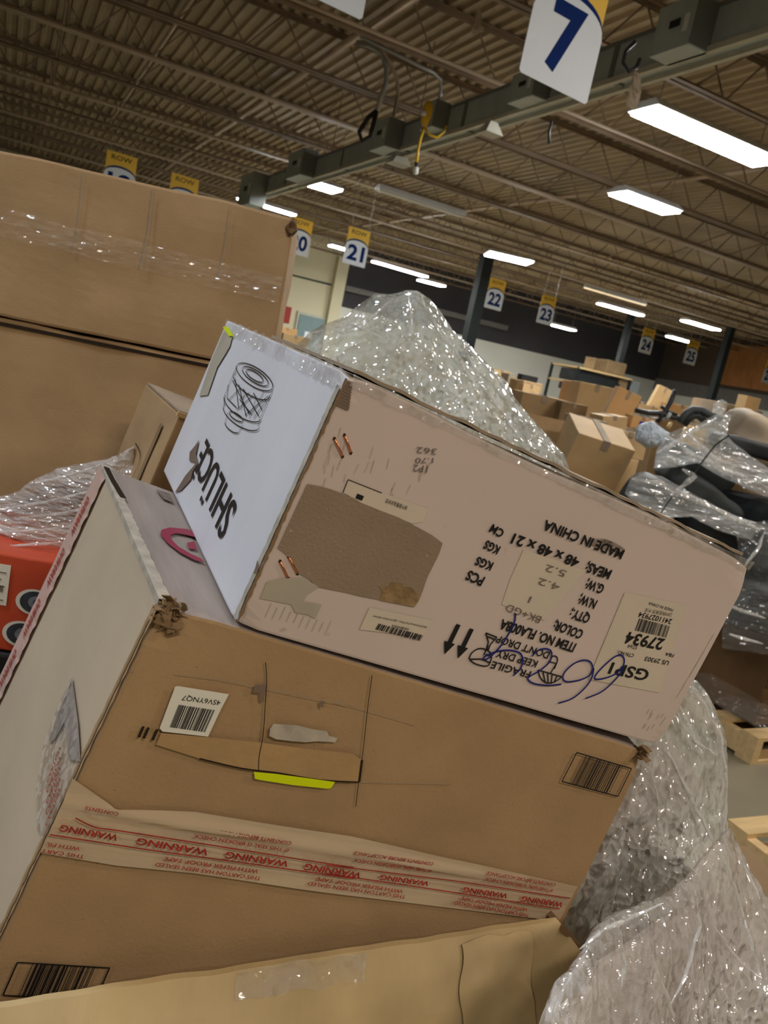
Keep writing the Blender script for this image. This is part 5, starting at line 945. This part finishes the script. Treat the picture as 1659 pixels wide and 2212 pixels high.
blob('sofa_cushion', 1640, 1290, 3.80, 0.49, 0.58, 0.23, 'fabric_black', 'black wrapped cushion stack below the charcoal one', 'cushion', p=6, seed=8)
r = empty('dark_crate', Matrix.Translation((3.33, 2.36, .137)) @ rot(0), 'dark wooden crate at the base of the wrapped load', 'crate')
frm(box_bm(1.0, .75, .50, .01, 4, .004, 3), 'crate_body', 'wood_dark', r)
for z in (.06, .2, .34): MB().box(.0, 1.0, -.012, -.002, z, z + .07).build('slat', 'wood_dark', r)
o = frm(box_bm(.95, .7, .52, .06, 6, .02, 5), 'wrapped_stack', 'fabric_black', None, Matrix.Translation((3.31, 2.43, .64)) @ rot(0)); tag(o, 'black stack under film between cushions and crate', 'wrapped goods')
fm = empty('stretch_wrap', at(1530, 1040, 4.1), 'streaked clear stretch film pulled over the dark furniture at right', 'plastic wrap')
FK = dict(rings=34, seg=150, crumple=.016, freq=8, stretch=(.5, .5, 2.6))
mound('film', [(1413, 1010), (1418, 975), (1438, 938), (1470, 925), (1505, 922), (1525, 905), (1555, 892), (1580, 895), (1560, 930), (1590, 960), (1659, 1010), (1700, 1035), (1700, 1090), (1620, 1060), (1540, 1020), (1480, 985), (1455, 1010), (1430, 1012)], 3.88, .05, .02, 'film_far', fm, seed=31, **FK)
mound('film', [(1350, 1065), (1362, 1032), (1385, 1022), (1430, 1030), (1490, 1062), (1560, 1100), (1620, 1125), (1700, 1140), (1700, 1210), (1640, 1170), (1560, 1150), (1480, 1110), (1430, 1120), (1380, 1100)], 3.70, .05, .02, 'film_far', fm, seed=33, **FK)
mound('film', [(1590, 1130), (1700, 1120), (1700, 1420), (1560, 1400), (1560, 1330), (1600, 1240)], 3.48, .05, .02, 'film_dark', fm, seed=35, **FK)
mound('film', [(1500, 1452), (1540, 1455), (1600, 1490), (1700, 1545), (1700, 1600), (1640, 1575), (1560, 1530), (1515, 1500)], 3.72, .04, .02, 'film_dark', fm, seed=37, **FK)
tag(MB().tube([at(1418 + i * 14, 1190 - 0 * i, 3.74) for i in range(0)] or [at(1575, 940, 3.74), at(1545, 962, 3.74), at(1515, 1000, 3.74), at(1500, 1022, 3.74)], .004, 6).build('black_strap', 'rubber_black'), 'thin black strap across the stretched film', 'strap')
tag(MB().tube([at(1452, 1073, 3.56), at(1440, 1090, 3.56), at(1428, 1108, 3.56)], .003, 6).build('black_strap', 'rubber_black'), 'short black strap on the lower film sheet', 'strap')
folds(fm, 3.78, [[(1440, 940), (1500, 985), (1580, 1020), (1655, 1050)], [(1418, 980), (1450, 960), (1500, 930), (1560, 895)], [(1475, 930), (1540, 990), (1600, 1010)]], .011)
folds(fm, 3.6, [[(1365, 1035), (1430, 1045), (1520, 1090), (1655, 1140)], [(1460, 1060), (1500, 1030), (1470, 1010)], [(1500, 1075), (1600, 1130), (1655, 1150)]], .011)
folds(fm, 3.4, [[(1560, 1300), (1610, 1320), (1658, 1340)], [(1600, 1240), (1640, 1180), (1656, 1140)], [(1575, 1370), (1658, 1395)]], .006)
# second pallet nearer, lower right
pallet(Matrix.Translation((2.45, .72, 0)) @ rot(0), 'light wooden pallet boards at the right edge beyond the film mass')
corner_carton('cardboard_carton', (2.8, .8, .137), -4, .6, .8, .10, 'kraft_dark', 'flat brown carton on the nearer pallet at the right edge', .003, 33)
